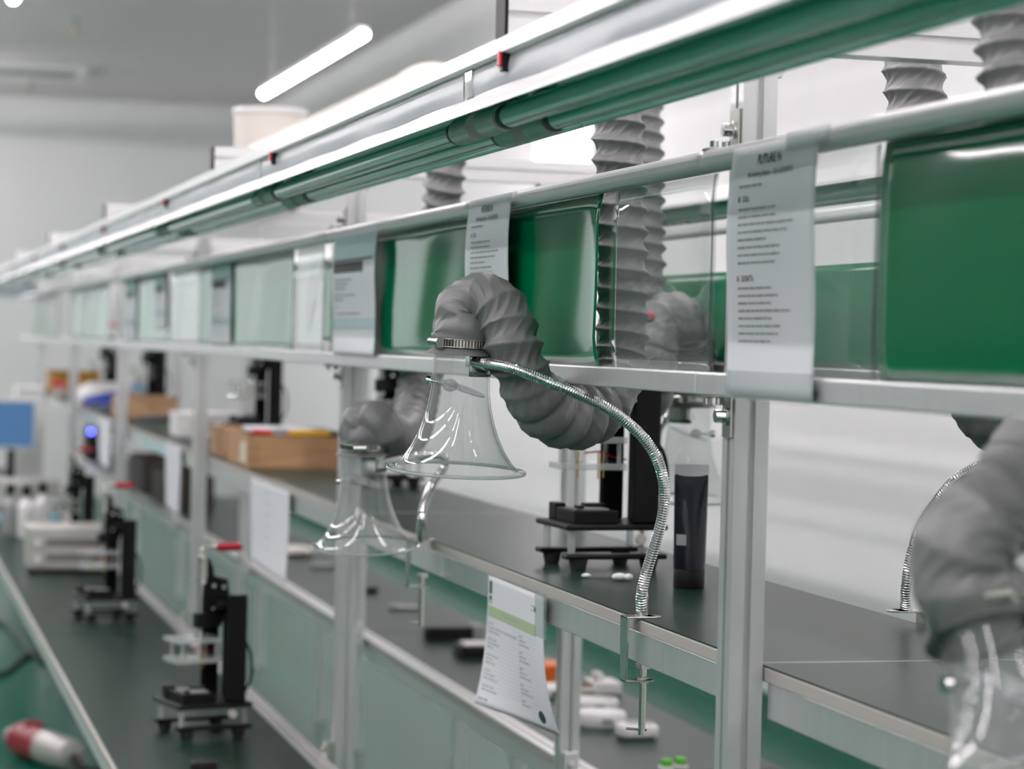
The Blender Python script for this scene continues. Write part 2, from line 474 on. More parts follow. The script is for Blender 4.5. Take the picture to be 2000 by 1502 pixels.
# short rear legs between the rear bench and the rear lower rail
for y in (.05, 2.30, 4.60, 6.75, 8.87, 11.0):
    p = vpost('leg', 1.355, y, ZL - .04, 1.478)
    f = MB(); f.box(1.339, 1.371, y - .034, y - .0205, ZL - .035, ZL + .045); f.cyl((1.355, y - .034, ZL + .02), (1.355, y - .041, ZL + .02), .007, n=12)
    f.cyl((1.355, y - .034, ZL - .012), (1.355, y - .041, ZL - .012), .007, n=12)
    part('foot_bracket', f, 'alu', p, bevel=.002)
# screen rails, front and rear, one length per bay
for a, c in zip(PY, PY[1:] + [PY[-1] + 1.2]):
    for (x0, x1) in ((RX0, RX1), (1.392, 1.412)):
        part('lower_rail', MB().box(x0, x1, a + .001, c - .001, RZ[0], RZ[1]), 'alu', frame, bevel=.002)
        part('upper_rail', MB().box(x0 - .001, x1 + .001, a + .0005, c - .0005, RZ[2], RZ[3]), 'rail', frame, bevel=.009, seg=4)

# work tops
def wood_top(y0, y1, label, grp):
    r = thing('raised_worktop', (1.15, (y0 + y1) / 2, ZT), label, 'worktop', grp)
    part('board', MB().box(.972, 1.33, y0, y1, ZT - .018, ZT - .002), 'edge', r, bevel=.0015)
    part('green_mat', MB().box(.9735, 1.33, y0 + .002, y1, ZT - .002, ZT), 'mat', r)
    part('joint_strip', MB().box(.9735, 1.33, y0, y0 + .003, ZT - .001, ZT + .0004), 'frost', r)
    b = MB(); b.box(.976, .99, y0 + .05, y1 - .02, ZT - .060, ZT - .018)
    part('apron_rail', b, 'alu', r, bevel=.002)
    part('apron_rail', MB().box(1.31, 1.325, y0 + .05, y1 - .02, ZT - .060, ZT - .018), 'alu', r, bevel=.002)
    return r
SE = [y + .001 for y in PY] + [PY[-1] + 1.2]
tl = ['raised dark green worktop section at the right under the blurred hood',
      'raised dark green worktop section carrying the black squeeze tube',
      'raised dark green worktop section holding the open wooden tray',
      'raised dark green worktop section with the white box on it',
      'raised dark green worktop section with the closed tan carton',
      'raised worktop section under the blue and white bag',
      'raised worktop section at the far end with the ochre carton']
for k in range(7): wood_top(SE[k] + .0015, SE[k + 1] - .0015, tl[k], 'raised worktops')
def low_top(x0, x1, y0, y1, label, grp, rail_right):
    r = thing('lower_worktop', ((x0 + x1) / 2, (y0 + y1) / 2, ZL), label, 'worktop', grp)
    part('board', MB().box(x0, x1, y0, y1, ZL - .024, ZL - .002), 'edge', r, bevel=.0015)
    part('green_mat', MB().box(x0 + (.006 if rail_right else .044), x1 - (.044 if rail_right else .006), y0 + .002, y1 - .002, ZL - .002, ZL), 'mat', r)
    xr = x1 - .042 if rail_right else x0
    b = MB(); b.prism([(0, 0), (.042, 0), (.042, .004), (.026, .004), (.026, -.006 + .008), (.016, .002), (.016, .004), (0, .004)], lambda u, v, w: (xr + u, w, ZL - .0042 + v), y0, y1)
    part('edge_rail', b, 'alu_bright', r)
    part('apron_rail', MB().box(x0 + .01, x0 + .03, y0, y1, ZL - .064, ZL - .024), 'alu', r)
    part('apron_rail', MB().box(x1 - .03, x1 - .01, y0, y1, ZL - .064, ZL - .024), 'alu', r)
    yc = y0 + .5
    for yy in (y0 + .35, y1 - .35):
        for xx in (x1 - .03,):
            part('leg', MB().box(xx - .018, xx + .018, yy - .018, yy + .018, 0, ZL - .064), 'alu', r)
    return r
LS = [-.02, 2.28, 4.58, 6.876, 9.17, 11.47, 13.77, 15.3]
lo = ['long lower green worktop at the left, nearest length', 'lower green worktop length before the nearest press',
      'lower green worktop length under the nearest red handled press', 'lower green worktop length under the second press',
      'lower green worktop length with the ribbed silver case', 'lower green worktop length with the flat silver instrument',
      'lower green worktop length at the far end under the blue screen']
ro = ['rear lower worktop length nearest the lens', 'rear lower worktop length with the green bits', 'rear lower worktop length holding white oval covers',
      'rear lower worktop length with small dark parts', 'rear lower worktop length behind the hanging sheets', 'rear lower worktop length far along the bench', 'rear lower worktop length by the far wall']
for k in range(7):
    low_top(.478, .912, LS[k] + .0015, LS[k + 1] - .0015, lo[k], 'front lower worktops', True)
    low_top(1.384, 1.81, LS[k] + .0015, (LS[k + 1] if k < 6 else 16.9) - .0015, ro[k], 'rear lower worktops', False)

# ================================================================== BENCH LIGHTS (unlit, white shades)
def shade_proto():
    r = thing('bench_light', (0, 0, 0), '', 'bench light')
    Ln = 1.552
    outer = [(.640, 1.785), (.6405, 1.788), (.647, 1.798), (.656, 1.806), (.667, 1.811), (.667, 1.844), (.656, 1.8455), (.656, 1.8618), (.80, 1.8618), (.802, 1.815), (.812, 1.792), (.812, 1.787)]
    inner = [(.809, 1.789), (.797, 1.806), (.78, 1.817), (.75, 1.822), (.70, 1.822), (.675, 1.815), (.655, 1.802), (.644, 1.788)]
    b = MB(); b.prism(outer + inner, lambda u, v, w: (u - .64, w, v - 1.785), -Ln, 0)
    part('housing', b, 'enamel', r)
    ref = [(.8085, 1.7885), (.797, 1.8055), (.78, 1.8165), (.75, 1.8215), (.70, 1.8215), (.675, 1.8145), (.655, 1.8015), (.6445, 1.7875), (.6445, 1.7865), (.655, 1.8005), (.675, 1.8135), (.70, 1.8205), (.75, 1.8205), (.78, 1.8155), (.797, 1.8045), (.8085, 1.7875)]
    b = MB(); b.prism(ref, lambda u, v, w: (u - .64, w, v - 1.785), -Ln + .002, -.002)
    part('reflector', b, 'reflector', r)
    b = MB()
    b.grid(lambda u, v: (.0262 - .0012 * math.sin(v * PI) * (1 + .5 * math.sin(u * 17)), -.01 - u * (Ln - .02), .0275 + .030 * v + .001 * math.sin(u * 23)), 60, 6)
    part('front_film', b, 'film', r, smooth=True)
    b = MB(); b.box(.0235, .027, -.034, -.002, .026, .060)
    part('joint_cap', b, 'acrylic_edge', r, bevel=.001)
    s = part('switch', MB().box(.018, .027, -.196, -.183, .040, .064), 'black', r, bevel=.001)
    part('rocker', MB().box(.0145, .018, -.1955, -.1835, .045, .062), 'red', s, bevel=.0015)
    for x in (.047, .103):
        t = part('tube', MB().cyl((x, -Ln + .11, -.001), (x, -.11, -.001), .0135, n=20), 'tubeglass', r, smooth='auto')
        for y0, y1 in ((-Ln + .02, -Ln + .105), (-.105, -.02)):
            part('socket', MB().cyl((x, y0, -.001), (x, y1, -.001), .0165, n=20).box(x - .009, x + .009, y0 + .02, y1 - .02, 0, .034), 'socket', t, smooth='auto')
        for y in (-.118, -Ln + .118):
            part('tube_end', MB().cyl((x, y - .008, -.001), (x, y + .008, -.001), .0142, n=20), 'black', t, smooth='auto')
    return r
sp = shade_proto()
sl = ['nearest unlit white bench light across the top right of the picture', 'unlit white bench light, second from the lens, in front of the round tub',
      'unlit white bench light, third from the lens', 'unlit white bench light, fourth from the lens', 'unlit white bench light, fifth from the lens',
      'unlit white bench light, sixth from the lens', 'unlit white bench light, seventh from the lens', 'unlit white bench light, last and farthest of the front row']
for k in range(8):
    o = sp if k == 0 else copy_tree(sp)
    o.location = (.64, 2.74 + 1.555 * k, 1.785); tag(o, sl[k], 'bench light', 'bench lights of the front row')
for k in range(7):
    o = copy_tree(sp); o.rotation_euler = (0, 0, PI)
    o.location = (2.24 - .64, 1.50 + 1.555 * k, 1.785)
    tag(o, 'white bench light of the rear row seen through the screens', 'bench light', 'bench lights of the rear row')

# white trunk pipe lying on the beams and the tub on it
tp = thing('trunk_pipe', (1.12, 6.0, 2.0065), 'fat white plastic pipe lying along the cross beams behind the bench lights', 'pipe')
part('pipe', MB().lathe([(.09, 0), (.098, .004), (.098, 2.14), (.09, 2.144)], (1.12, 4.89, 2.0065), (0, 1, 0), 40), 'cream', tp, smooth='auto')
part('pipe_end', MB().lathe([(.001, -.014), (.07, -.012), (.088, -.004), (.102, .004), (.102, .05), (.098, .052)], (1.12, 4.89, 2.0065), (0, 1, 0), 40), 'cream', tp, smooth='auto')
tb = thing('tub', (1.141, 7.15, 1.908), 'round off-white tub standing on a cross beam above the bench lights', 'tub')
part('body', MB().lathe([(.001, 0), (.094, 0), (.098, .004), (.108, .285), (.105, .285), (.096, .008), (.001, .006)], (1.141, 7.15, 1.908), n=48), 'cream', tb, smooth='auto')
part('rim', MB().lathe([(.105, .278), (.112, .280), (.113, .292), (.108, .299), (.103, .296), (.104, .28)], (1.141, 7.15, 1.908), n=48, close=True), 'white', tb, smooth=True)


# ================================================================== FUME EXTRACTION ARMS (hood + hose + gooseneck + clamp)
def hose(name, pts, parent, pitch=.027, nth=72, hand=1, nw=13, wamp=.0019):
    """ribbed fabric hose; pts = (x, y, z, rib radius, bulge between ribs)"""
    P, Ltot = even(spline(pts, 18), pitch / 14)
    V = [Vector(p[:3]) for p in P]; F = frames(V); m = len(P)
    ds = Ltot / (m - 1); rnd = random.Random(len(pts) * 17 + int(pts[0][1] * 100))
    jit = [rnd.random() for _ in range(400)]
    mb = MB(); vs = []
    for k in range(m):
        T, A, B = F[k]; r0 = P[k][3]; bu = P[k][4]; s = k * ds
        ends = min(1.0, k / 8.0, (m - 1 - k) / 8.0 + .3)
        for i in range(nth):
            t = i / nth
            q = s / pitch + hand * t; turn = int(math.floor(q)); u = q - turn
            w = 4 * u * (1 - u)
            w = w ** (.75 if bu > 0 else .95)
            ph = nw * t - hand * 1.15 * u * 1.6 + jit[turn % 400]
            ridge = (1 - abs(math.sin(PI * ph))) ** 2 * (.55 + .9 * jit[(turn * 13 + int(nw * t)) % 400])
            r = r0 + ends * ((bu * 1.9 if bu > 0 else bu * 1.15) * w + wamp * (.45 if bu > 0 else 1.0) * (ridge - .25) * w)
            a = 2 * PI * t
            vs.append(V[k] + A * (r * math.cos(a)) + B * (r * math.sin(a)))
    fs = []
    for k in range(m - 1):
        for i in range(nth):
            j = (i + 1) % nth
            mb.uv[len(fs)] = [(i / nth * .24, k * ds), ((i + 1) / nth * .24, k * ds), ((i + 1) / nth * .24, (k + 1) * ds), (i / nth * .24, (k + 1) * ds)]
            fs.append((k * nth + i, k * nth + j, (k + 1) * nth + j, (k + 1) * nth + i))
    mb.v = [tuple(v) for v in vs]; mb.f = fs
    return part(name, mb, 'duct', parent, smooth=True)

CAM_R = Vector((.9662, -.2568, .0240)); CAM_U = Vector((-.0188, .0227, .9996)); CAM_B = Vector((-.2572, -.9662, .0171))

def hood(parent, T, R, k=1.0, knob_dir=(-1, 0, 0), damper=None):
    """clear flared hood from its neck top T to the middle of its rim R"""
    T = Vector(T); R = Vector(R); ax = (R - T).normalized(); L = (R - T).length
    pr = [(.0385, 0), (.0385, .25), (.0395, .36), (.0425, .48), (.0475, .60), (.0545, .72), (.0635, .83), (.0735, .92), (.0815, .972), (.0845, .985), (.0925, .988)]
    t = .0026
    out = [(r * k, h * L) for r, h in pr]
    inn = [((r - t) * k, h * L + .001) for r, h in pr[:-1]] + [(.0925 * k, L + .0015)]
    b = MB(); b.lathe(out + inn[::-1], T, ax, 72, close=True)
    h = part('hood', b, 'acrylic', parent, smooth='auto')
    b = MB(); b.lathe([(.0918 * k, .985 * L), (.0936 * k, .990 * L), (.0936 * k, L + .0012), (.0918 * k, L + .0022)], T, ax, 72, close=True)
    part('rim', b, 'acrylic_edge', h, smooth=True)
    b = MB(); b.lathe([(.0372 * k, -.0005), (.0388 * k, -.0005), (.0388 * k, .0018), (.0372 * k, .0018)], T, ax, 60, close=True)
    part('neck_edge', b, 'acrylic_edge', h)
    n = damper or (CAM_U * .93 + CAM_R * .34 + CAM_B * .10)
    c = T + ax * (.325 * L)
    b = MB(); b.lathe([(.0005, -.0008), (.0345 * k, -.0008), (.0345 * k, .0008), (.0005, .0008)], c, n, 48)
    part('damper_plate', b, 'acrylic_plate', h)
    kd = Vector(knob_dir).normalized()
    b = MB(); b.cyl(c + kd * .012, c + kd * .043 * k, .0022, n=10); b.cyl(c + kd * .041 * k, c + kd * .047 * k, .0065, n=16)
    part('damper_screw', b, 'chrome', h, smooth='auto')
    b = MB(); b.ball(c + kd * .014, .0105, sc=(1, 1, .8))
    part('damper_hub', b, 'acrylic_plate', h, smooth=True)
    return ax, L

def band(parent, T, ax, k=1.0, screw_dir=(-.75, -.6, .1)):
    T = Vector(T)
    b = MB(); b.lathe([(.0412 * k, -.0125), (.0421 * k, -.0120), (.0421 * k, -.0035), (.0412 * k, -.003)], T, ax, 72, close=True)
    c = part('hose_clamp', b, 'band', parent, smooth='auto')
    b = MB()
    b.lathe([(.0422 * k, -.0135), (.0430 * k, -.0130), (.0422 * k, -.0122)], T, ax, 72, close=True); b.lathe([(.0422 * k, -.0035), (.0430 * k, -.0028), (.0422 * k, -.002)], T, ax, 72, close=True)
    part('band_edge', b, 'chrome', c, smooth=True)
    d = Vector(screw_dir); d = (d - ax * d.dot(ax)).normalized(); s = d.cross(ax).normalized()
    p = T - ax * .008 + d * .0455 * k
    b = MB(); b.cyl(p - s * .009, p + s * .008, .0058, n=16); b.cyl(p + s * .008, p + s * .013, .0072, n=20)
    part('clamp_screw', b, 'steel', c, smooth='auto')
    b = MB(); b.lathe([(.0395 * k, .001), (.0425 * k, .0035), (.0478 * k, .0065), (.0485 * k, .0075), (.0470 * k, .0072), (.0405 * k, .004)], T, ax, 72)
    part('cuff', b, 'duct', parent, smooth=True)

def gooseneck(parent, pts, r=.0074):
    P, L = even(spline(pts, 20), .00085)
    rr = [r * (1.0, 1.0, .985, .89)[k % 4] for k in range(len(P))]
    b = MB(); b.tube([p[:3] for p in P], rr, 18)
    return part('gooseneck', b, 'chrome', parent)

def table_clamp(parent, bx, by, zt, side=1, drop=.083, rod=.153):
    """G-clamp on a table edge; side = +1 when the table lies towards +X"""
    S = side; x0 = bx - S * .024
    b = MB(); lo, hi = sorted((x0, x0 + S * .0028))
    b.prism([(by - .016, zt + .0025), (by + .016, zt + .0025), (by + .016, zt - .03), (by + .010, zt - drop), (by - .010, zt - drop), (by - .016, zt - .03)], lambda u, v, w: (w, u, v), lo, hi)
    l2, h2 = sorted((x0, x0 + S * .040))
    b.box(l2, h2, by - .014, by + .014, zt, zt + .0025); b.box(l2, sorted((x0, x0 + S * .036))[1] if S > 0 else h2, by - .010, by + .010, zt - drop, zt - drop + .0025)
    b.cyl((x0 + S * .036, by, zt), (x0 + S * .036, by, zt + .0025), .014, n=20); b.cyl((x0 + S * .032, by, zt - drop), (x0 + S * .032, by, zt - drop + .0025), .010, n=20)
    c = part('table_clamp', b, 'steel', parent, bevel=.0006)
    b = MB(); b.cyl((bx + S * .004, by, zt - .064), (bx + S * .004, by, zt - rod), .0047, n=14); b.cyl((bx + S * .004, by, zt - drop + .005), (bx + S * .004, by, zt - drop - .002), .0075, n=6)
    b.cyl((bx + S * .004, by, zt - .060), (bx + S * .004, by, zt - .066), .010, n=16)
    part('clamp_rod', b, 'steel', c, smooth='auto')
    b = MB(); z = zt - rod + .006; b.cyl((bx + S * .004 - .020, by + .004, z + .002), (bx + S * .004 + .006, by - .001, z), .0016, n=8)
    part('tommy_bar', b, 'chrome', c)
    b = MB(); b.cyl((bx, by, zt + .0025), (bx, by, zt + .028), .0082, n=18); b.cyl((bx, by, zt + .026), (bx, by, zt + .034), .0082, .0074, 18)
    part('socket', b, 'chrome', c, smooth='auto')

def arm(label, grp, hose_pts, T, R, goose, base, side=1, nth=72, knob=(-1, 0, 0), k=1.0, boss=None, hand=1, damper=None, screw=(-.75, -.6, .1), nw=13, pitch=.027):
    T = Vector(T); R = Vector(R); ax = (R - T).normalized()
    r = thing('fume_extraction_arm', tuple(base), label, 'fume extractor', grp)
    hood(r, T, R, k, knob, damper); band(r, T, ax, k, screw)
    p0 = T - ax * .004; p1 = T - ax * .022
    hose('hose', [tuple(p0) + (.0408 * k, 0.0), tuple(p1) + (.0405 * k, .002)] + hose_pts, r, nth=nth, hand=hand, nw=nw, pitch=pitch)
    gooseneck(r, goose)
    bx, by, bz = base
    table_clamp(r, bx, by, bz, side)
    if boss:
        d = Vector(boss); d = (d - ax * d.dot(ax)).normalized(); c = T + ax * .019
        s = ax.cross(d)
        b = MB(); n = 10
        def pl(u, v):
            a = (u - .5) * 1.15
            q = d * math.cos(a) + s * math.sin(a)
            return T + ax * (.003 + .032 * v) + q * (.0402 * k)
        b.grid(pl, 12, 4)
        w = part('mount_plate', b, 'steel', r, smooth=True)
        md = w.modifiers.new('thick', 'SOLIDIFY'); md.thickness = .0016
        g = Vector(goose[-1]); dd = (Vector(goose[-1]) - Vector(goose[-3])).normalized()
        b = MB(); b.cyl(g - dd * .006, g + dd * .022, .0088, n=20)
        part('collar', b, 'chrome', r, smooth='auto')
    return r

# the sharp one in the middle
arm('sharp clear flared fume hood in the middle on grey hose and chrome gooseneck', 'fume extraction arms',
    [(0.7589, 3.1165, 1.5530)+(.041,-.003), (0.7624, 3.1159, 1.5721)+(.0405,-.0035), (0.7778, 3.1058, 1.5846)+(.0395,-.003), (0.7970, 3.0903, 1.5782)+(.0400,-.004), (0.8099, 3.0761, 1.5555)+(.0395,-.004),
     (0.8178, 3.0630, 1.5201)+(.041,-.0085), (0.8307, 3.0642, 1.4881)+(.040,-.006), (0.8489, 3.0692, 1.4607)+(.037,.002), (0.8782, 3.0817, 1.4405)+(.034,.006), (0.9176, 3.1022, 1.4350)+(.034,.0065),
     (0.9567, 3.1283, 1.4486)+(.035,.004), (0.9858, 3.1521, 1.4812)+(.038,-.003), (0.9970, 3.1654, 1.5197)+(.039,-.007), (0.9980, 3.1714, 1.5830)+(.040,-.008), (0.9940, 3.1743, 1.6883)+(.040,-.008),
     (0.9900, 3.1773, 1.7937)+(.040,-.008), (0.9862, 3.1799, 1.8850)+(.040,-.008), (0.9823, 3.1827, 1.9833)+(.040,-.008)],
    (0.7600, 3.1138, 1.5218), (0.7572, 3.1234, 1.3595),
    [(.978,2.990,1.180), (0.9754, 2.9845, 1.2072), (0.9806, 2.9836, 1.2352), (0.9887, 2.9769, 1.2705), (0.9966, 2.9703, 1.3096), (0.9969, 2.9657, 1.3463), (0.9856, 2.9642, 1.3841), (0.9615, 2.9608, 1.4156),
     (0.9217, 2.9616, 1.4459), (0.8772, 2.9634, 1.4668), (0.8376, 2.9691, 1.4816), (0.8034, 2.9940, 1.4962), (0.7867, 3.0296, 1.5012), (0.7775, 3.0579, 1.5019)],
    (.978, 2.990, ZT), 1, nth=110, knob=-CAM_R + CAM_U * .25, boss=CAM_R * .75 + CAM_B * .65, screw=-CAM_R * .8 + CAM_B * .6, nw=14, pitch=.029)
# the one behind it
arm('clear fume hood left of and behind the sharp one, before the second post', 'fume extraction arms',
    [(0.8119, 4.0503, 1.3711)+(.040,-.003), (0.8159, 4.0495, 1.3843)+(.040,-.004), (0.8282, 4.0412, 1.3918)+(.0395,-.004), (0.8432, 4.0268, 1.3865)+(.0395,-.005), (0.8628, 4.0419, 1.3696)+(.0395,-.004), (0.8935, 4.0957, 1.3597)+(.0385,-.002),
     (0.9259, 4.1701, 1.3740)+(.039,-.002), (0.9493, 4.2370, 1.4112)+(.041,-.006), (0.9734, 4.3040, 1.4655)+(.042,-.008), (0.9977, 4.3505, 1.5359)+(.042,-.0085), (1.0350, 4.4429, 1.6908)+(.042,-.0085), (1.0350, 4.4156, 1.8338)+(.042,-.0085), (1.0350, 4.4201, 1.9184)+(.042,-.0085)],
    (0.8192, 4.0479, 1.3425), (0.8276, 4.0614, 1.1768),
    [(0.9508, 4.1732, 1.1800), (0.9216, 4.0443, 1.2190), (0.9261, 4.0437, 1.2498), (0.9391, 4.0408, 1.2853), (0.9557, 4.0266, 1.3153), (0.9491, 4.0080, 1.3329), (0.9184, 3.9955, 1.3375), (0.8870, 3.9935, 1.3329), (0.8662, 3.9989, 1.3272)],
    (0.9516, 4.1764, 1.1770), 1, nth=80, knob=-CAM_R, k=1.0, boss=CAM_R * .9 + CAM_B * .4, screw=-CAM_R * .1 + CAM_B * .9)
# the blurred one close to the lens
arm('large blurred fume hood close to the lens at the right edge', 'fume extraction arms',
    [(0.8271, 1.7150, 1.3423)+(.041,-.002), (0.8202, 1.7172, 1.3620)+(.041,-.003), (0.8229, 1.7169, 1.3831)+(.041,-.003), (0.8402, 1.7198, 1.3996)+(.041,-.003), (0.8629, 1.7244, 1.4174)+(.039,-.003), (0.8957, 1.7472, 1.4445)+(.040,-.005),
     (0.9395, 1.7980, 1.4653)+(.038,.002), (0.9941, 1.8665, 1.4762)+(.037,.003), (1.0502, 1.9451, 1.5015)+(.040,-.003), (1.0840, 2.0302, 1.5522)+(.041,-.006), (1.0350, 2.0229, 1.6685)+(.042,-.0085), (1.0350, 2.0593, 1.7656)+(.042,-.0085), (1.0350, 2.0790, 1.8346)+(.042,-.0085), (1.0350, 2.0908, 1.9082)+(.042,-.0085)],
    (0.8387, 1.7115, 1.3176), (0.8431, 1.6378, 1.1993),
    [(.978,1.76,1.180), (.978,1.76,1.23), (.975,1.75,1.30), (.965,1.74,1.36), (.945,1.72,1.385), (.925,1.70,1.37), (.905,1.69,1.335), (.893,1.685,1.30)],
    (.978, 1.76, ZT), 1, nth=80, knob=-CAM_R + CAM_B * .3, boss=CAM_R, damper=CAM_U * .9 + CAM_R * .35 + CAM_B * .2, screw=CAM_R * .1 + CAM_B)
# rear side
arm('fume hood of the rear side half hidden behind the black squeeze tube', 'fume extraction arms of the rear side',
    [(1.3677, 3.9405, 1.4803)+(.038,.001), (1.3587, 3.9126, 1.5201)+(.041,-.006), (1.3331, 3.8684, 1.5632)+(.042,-.008), (1.2933, 3.8276, 1.5827)+(.042,-.008), (1.2579, 3.7954, 1.5681)+(.041,-.006), (1.2426, 3.7780, 1.5273)+(.037,.003), (1.2403, 3.7777, 1.4751)+(.037,.003),
     (1.2437, 3.8074, 1.4466)+(.037,.003), (1.2569, 3.8664, 1.4710)+(.039,-.001), (1.2604, 3.8846, 1.5614)+(.041,-.007), (1.2600, 3.8931, 1.6824)+(.041,-.008), (1.2600, 3.9093, 1.8129)+(.041,-.008), (1.2600, 3.9348, 1.9887)+(.041,-.008)],
    (1.3700, 3.9546, 1.4359), (1.3720, 3.9609, 1.2673),
    [(1.318,4.03,1.180), (1.322,4.03,1.24), (1.34,4.04,1.32), (1.35,4.05,1.38), (1.357,4.03,1.405), (1.36,3.99,1.41), (1.362,3.95,1.41)],
    (1.318, 4.03, ZT), -1, nth=72, knob=(1, 0, 0), boss=(-.6, -.6, 0))
arm('rear side hose and curved gooseneck rising from the worktop edge at the right', 'fume extraction arms of the rear side',
    [(1.47,2.86,1.46,.038,.004), (1.4841, 2.8436, 1.4841)+(.037,.005), (1.4619, 2.8287, 1.4808)+(.036,.005), (1.4340, 2.8150, 1.4558)+(.036,.005), (1.3998, 2.8032, 1.4452)+(.036,.005), (1.3642, 2.7923, 1.4593)+(.038,.002), (1.3342, 2.7905, 1.4956)+(.040,-.005), (1.3074, 2.7935, 1.5497)+(.041,-.007),
     (1.2816, 2.7970, 1.6517)+(.041,-.008), (1.2700, 2.8088, 1.7802)+(.041,-.008), (1.2650, 2.8233, 1.8906)+(.041,-.006), (1.2650, 2.8333, 1.9498)+(.041,-.006)],
    (1.47, 2.86, 1.40), (1.475, 2.855, 1.24),
    [(1.3100, 2.9004, 1.1949), (1.3037, 2.8871, 1.2310), (1.3088, 2.8864, 1.2676), (1.3184, 2.8845, 1.3010), (1.3321, 2.8711, 1.3352), (1.3527, 2.8558, 1.3674), (1.3797, 2.8386, 1.3871), (1.4004, 2.8229, 1.3947), (1.4289, 2.8152, 1.3922), (1.4480, 2.8101, 1.3861), (1.4607, 2.8067, 1.3844)],
    (1.3100, 2.9003, 1.1930), -1, nth=80, knob=(1, 0, 0), boss=(-.6, -.4, 0))

# ================================================================== TOGGLE PRESSES
def press_proto():
    r = thing('hand_press', (0, 0, 0), '', 'hand press')
    for y in (-.062, .062):
        part('base_strip', MB().box(-.082, .082, y - .014, y + .014, .018, .026), 'black', r, bevel=.003)
        for x in (-.058, .056):
            part('foot', MB().cyl((x, y, .018), (x, y, 0), .015, .011, 20), 'rubber', r, smooth='auto')
        for x in (-.068, .070):
            part('spacer', MB().cyl((x, y * .93, .026), (x, y * .93, .062), .006, n=14), 'acrylic_plate', r, smooth='auto')
    part('base_plate', MB().box(-.082, .082, -.076, .076, .062, .071), 'black', r, bevel=.003)
    b = MB(); b.box(-.064, .008, -.056, .030, .071, .091); nb = part('nest_block', b, 'blackmetal', r, bevel=.002)
    part('nest_insert', MB().box(-.052, -.004, -.044, .018, .091, .0935), 'grey', nb)
    part('nest_cheek', MB().box(-.064, -.046, .034, .066, .071, .097), 'blackmetal', nb, bevel=.002)
    part('nest_clip', MB().box(-.030, .004, -.010, .012, .0935, .099), 'black', nb, bevel=.001)
    part('nest_pin', MB().box(-.056, -.046, -.05, -.03, .0935, .098), 'black', nb, bevel=.001)
    part('base_knob', MB().cyl((.035, -.076, .05), (.035, -.086, .05), .008, n=16), 'cream', r, smooth='auto')
    part('column_plate', MB().box(.030, .074, -.058, -.046, .071, .292), 'blackmetal', r, bevel=.004)
    part('column_plate', MB().box(.014, .052, .042, .054, .071, .285), 'blackmetal', r, bevel=.004)
    part('back_plate', MB().box(.058, .068, -.046, .042, .071, .285), 'blackmetal', r, bevel=.002)
    b = MB(); b.prism([(-.006, .372), (.004, .366), (.014, .345), (.016, .328), (.046, .320), (.051, .288), (.060, .285), (.060, .262), (.040, .245), (.034, .222), (-.004, .222)],
                      lambda u, v, w: (u, w, v), -.012, .000)
    hp = part('head_plate', b, 'blackmetal', r, bevel=.001)
    part('head_block', MB().box(.012, .058, -.046, .042, .262, .276), 'blackmetal', r, bevel=.002)
    for x, z in ((.014, .308), (.014, .262), (.036, .305), (.036, .262)): part('screw', MB().cyl((x, -.012, z), (x, -.0165, z), .0045, n=12), 'chrome', hp)
    t = part('toggle_link', MB().box(-.020, -.004, -.022, -.010, .322, .372).cyl((-.012, -.024, .366), (-.012, -.008, .366), .008, n=14), 'steel', r, bevel=.002)
    part('toggle_pin', MB().cyl((-.014, -.026, .318), (-.014, -.006, .318), .006, n=14), 'chrome', t)
    b = MB(); b.tube(spline([(-.012, -.016, .366), (-.014, -.016, .382), (-.004, -.016, .388), (.022, -.016, .388)], 8), .0042, 10)
    hl = part('handle', b, 'steel', r, smooth=True)
    b = MB(); b.lathe([(.001, 0), (.006, .001), (.0085, .004), (.0080, .012), (.0088, .018), (.0080, .024), (.0088, .030), (.0080, .036), (.0088, .042), (.0085, .050), (.006, .055), (.001, .056)], (.018, -.016, .388), (1, 0, 0), 20)
    part('grip', b, 'red', hl, smooth=True)
    part('plunger_rod', MB().cyl((-.014, -.012, .335), (-.014, -.012, .200), .0055, n=14), 'steel', r, smooth='auto')
    part('plunger_body', MB().box(-.026, -.002, -.026, .0, .222, .252), 'black', r, bevel=.002)
    for z in (.193, .152):
        part('acrylic_plate', MB().box(-.078, .022, -.050, .030, z, z + .010), 'acrylic_plate', r, bevel=.001)
    b = MB()
    for x, y in ((-.062, -.040), (.012, -.040), (-.062, .020), (.012, .020)):
        part('pillar', MB().cyl((x, y, .162), (x, y, .193), .0035, n=10), 'acrylic_edge', r)
    for x, y in ((-.050, -.03), (-.020, -.036), (.004, .006)):
        part('probe_pin', MB().cyl((x, y, .178), (x, y, .138), .0016, n=8), 'brass', r)
    part('lock_nut', MB().cyl((-.014, -.012, .203), (-.014, -.012, .214), .009, n=6), 'steel', r)
    b = MB(); b.tube(spline([(.068, -.01, .20), (.085, -.02, .19), (.096, -.025, .16), (.095, -.03, .115), (.080, -.03, .085), (.070, -.03, .076)], 8), .0030, 8)
    part('cable', b, 'rubber', r, smooth=True)
    b = MB(); b.tube(spline([(-.03, .0, .176), (.0, .006, .178), (.02, .01, .170), (.05, .03, .165)], 8), .0014, 6)
    part('wire', b, 'red', r)
    return r
pp = press_proto()
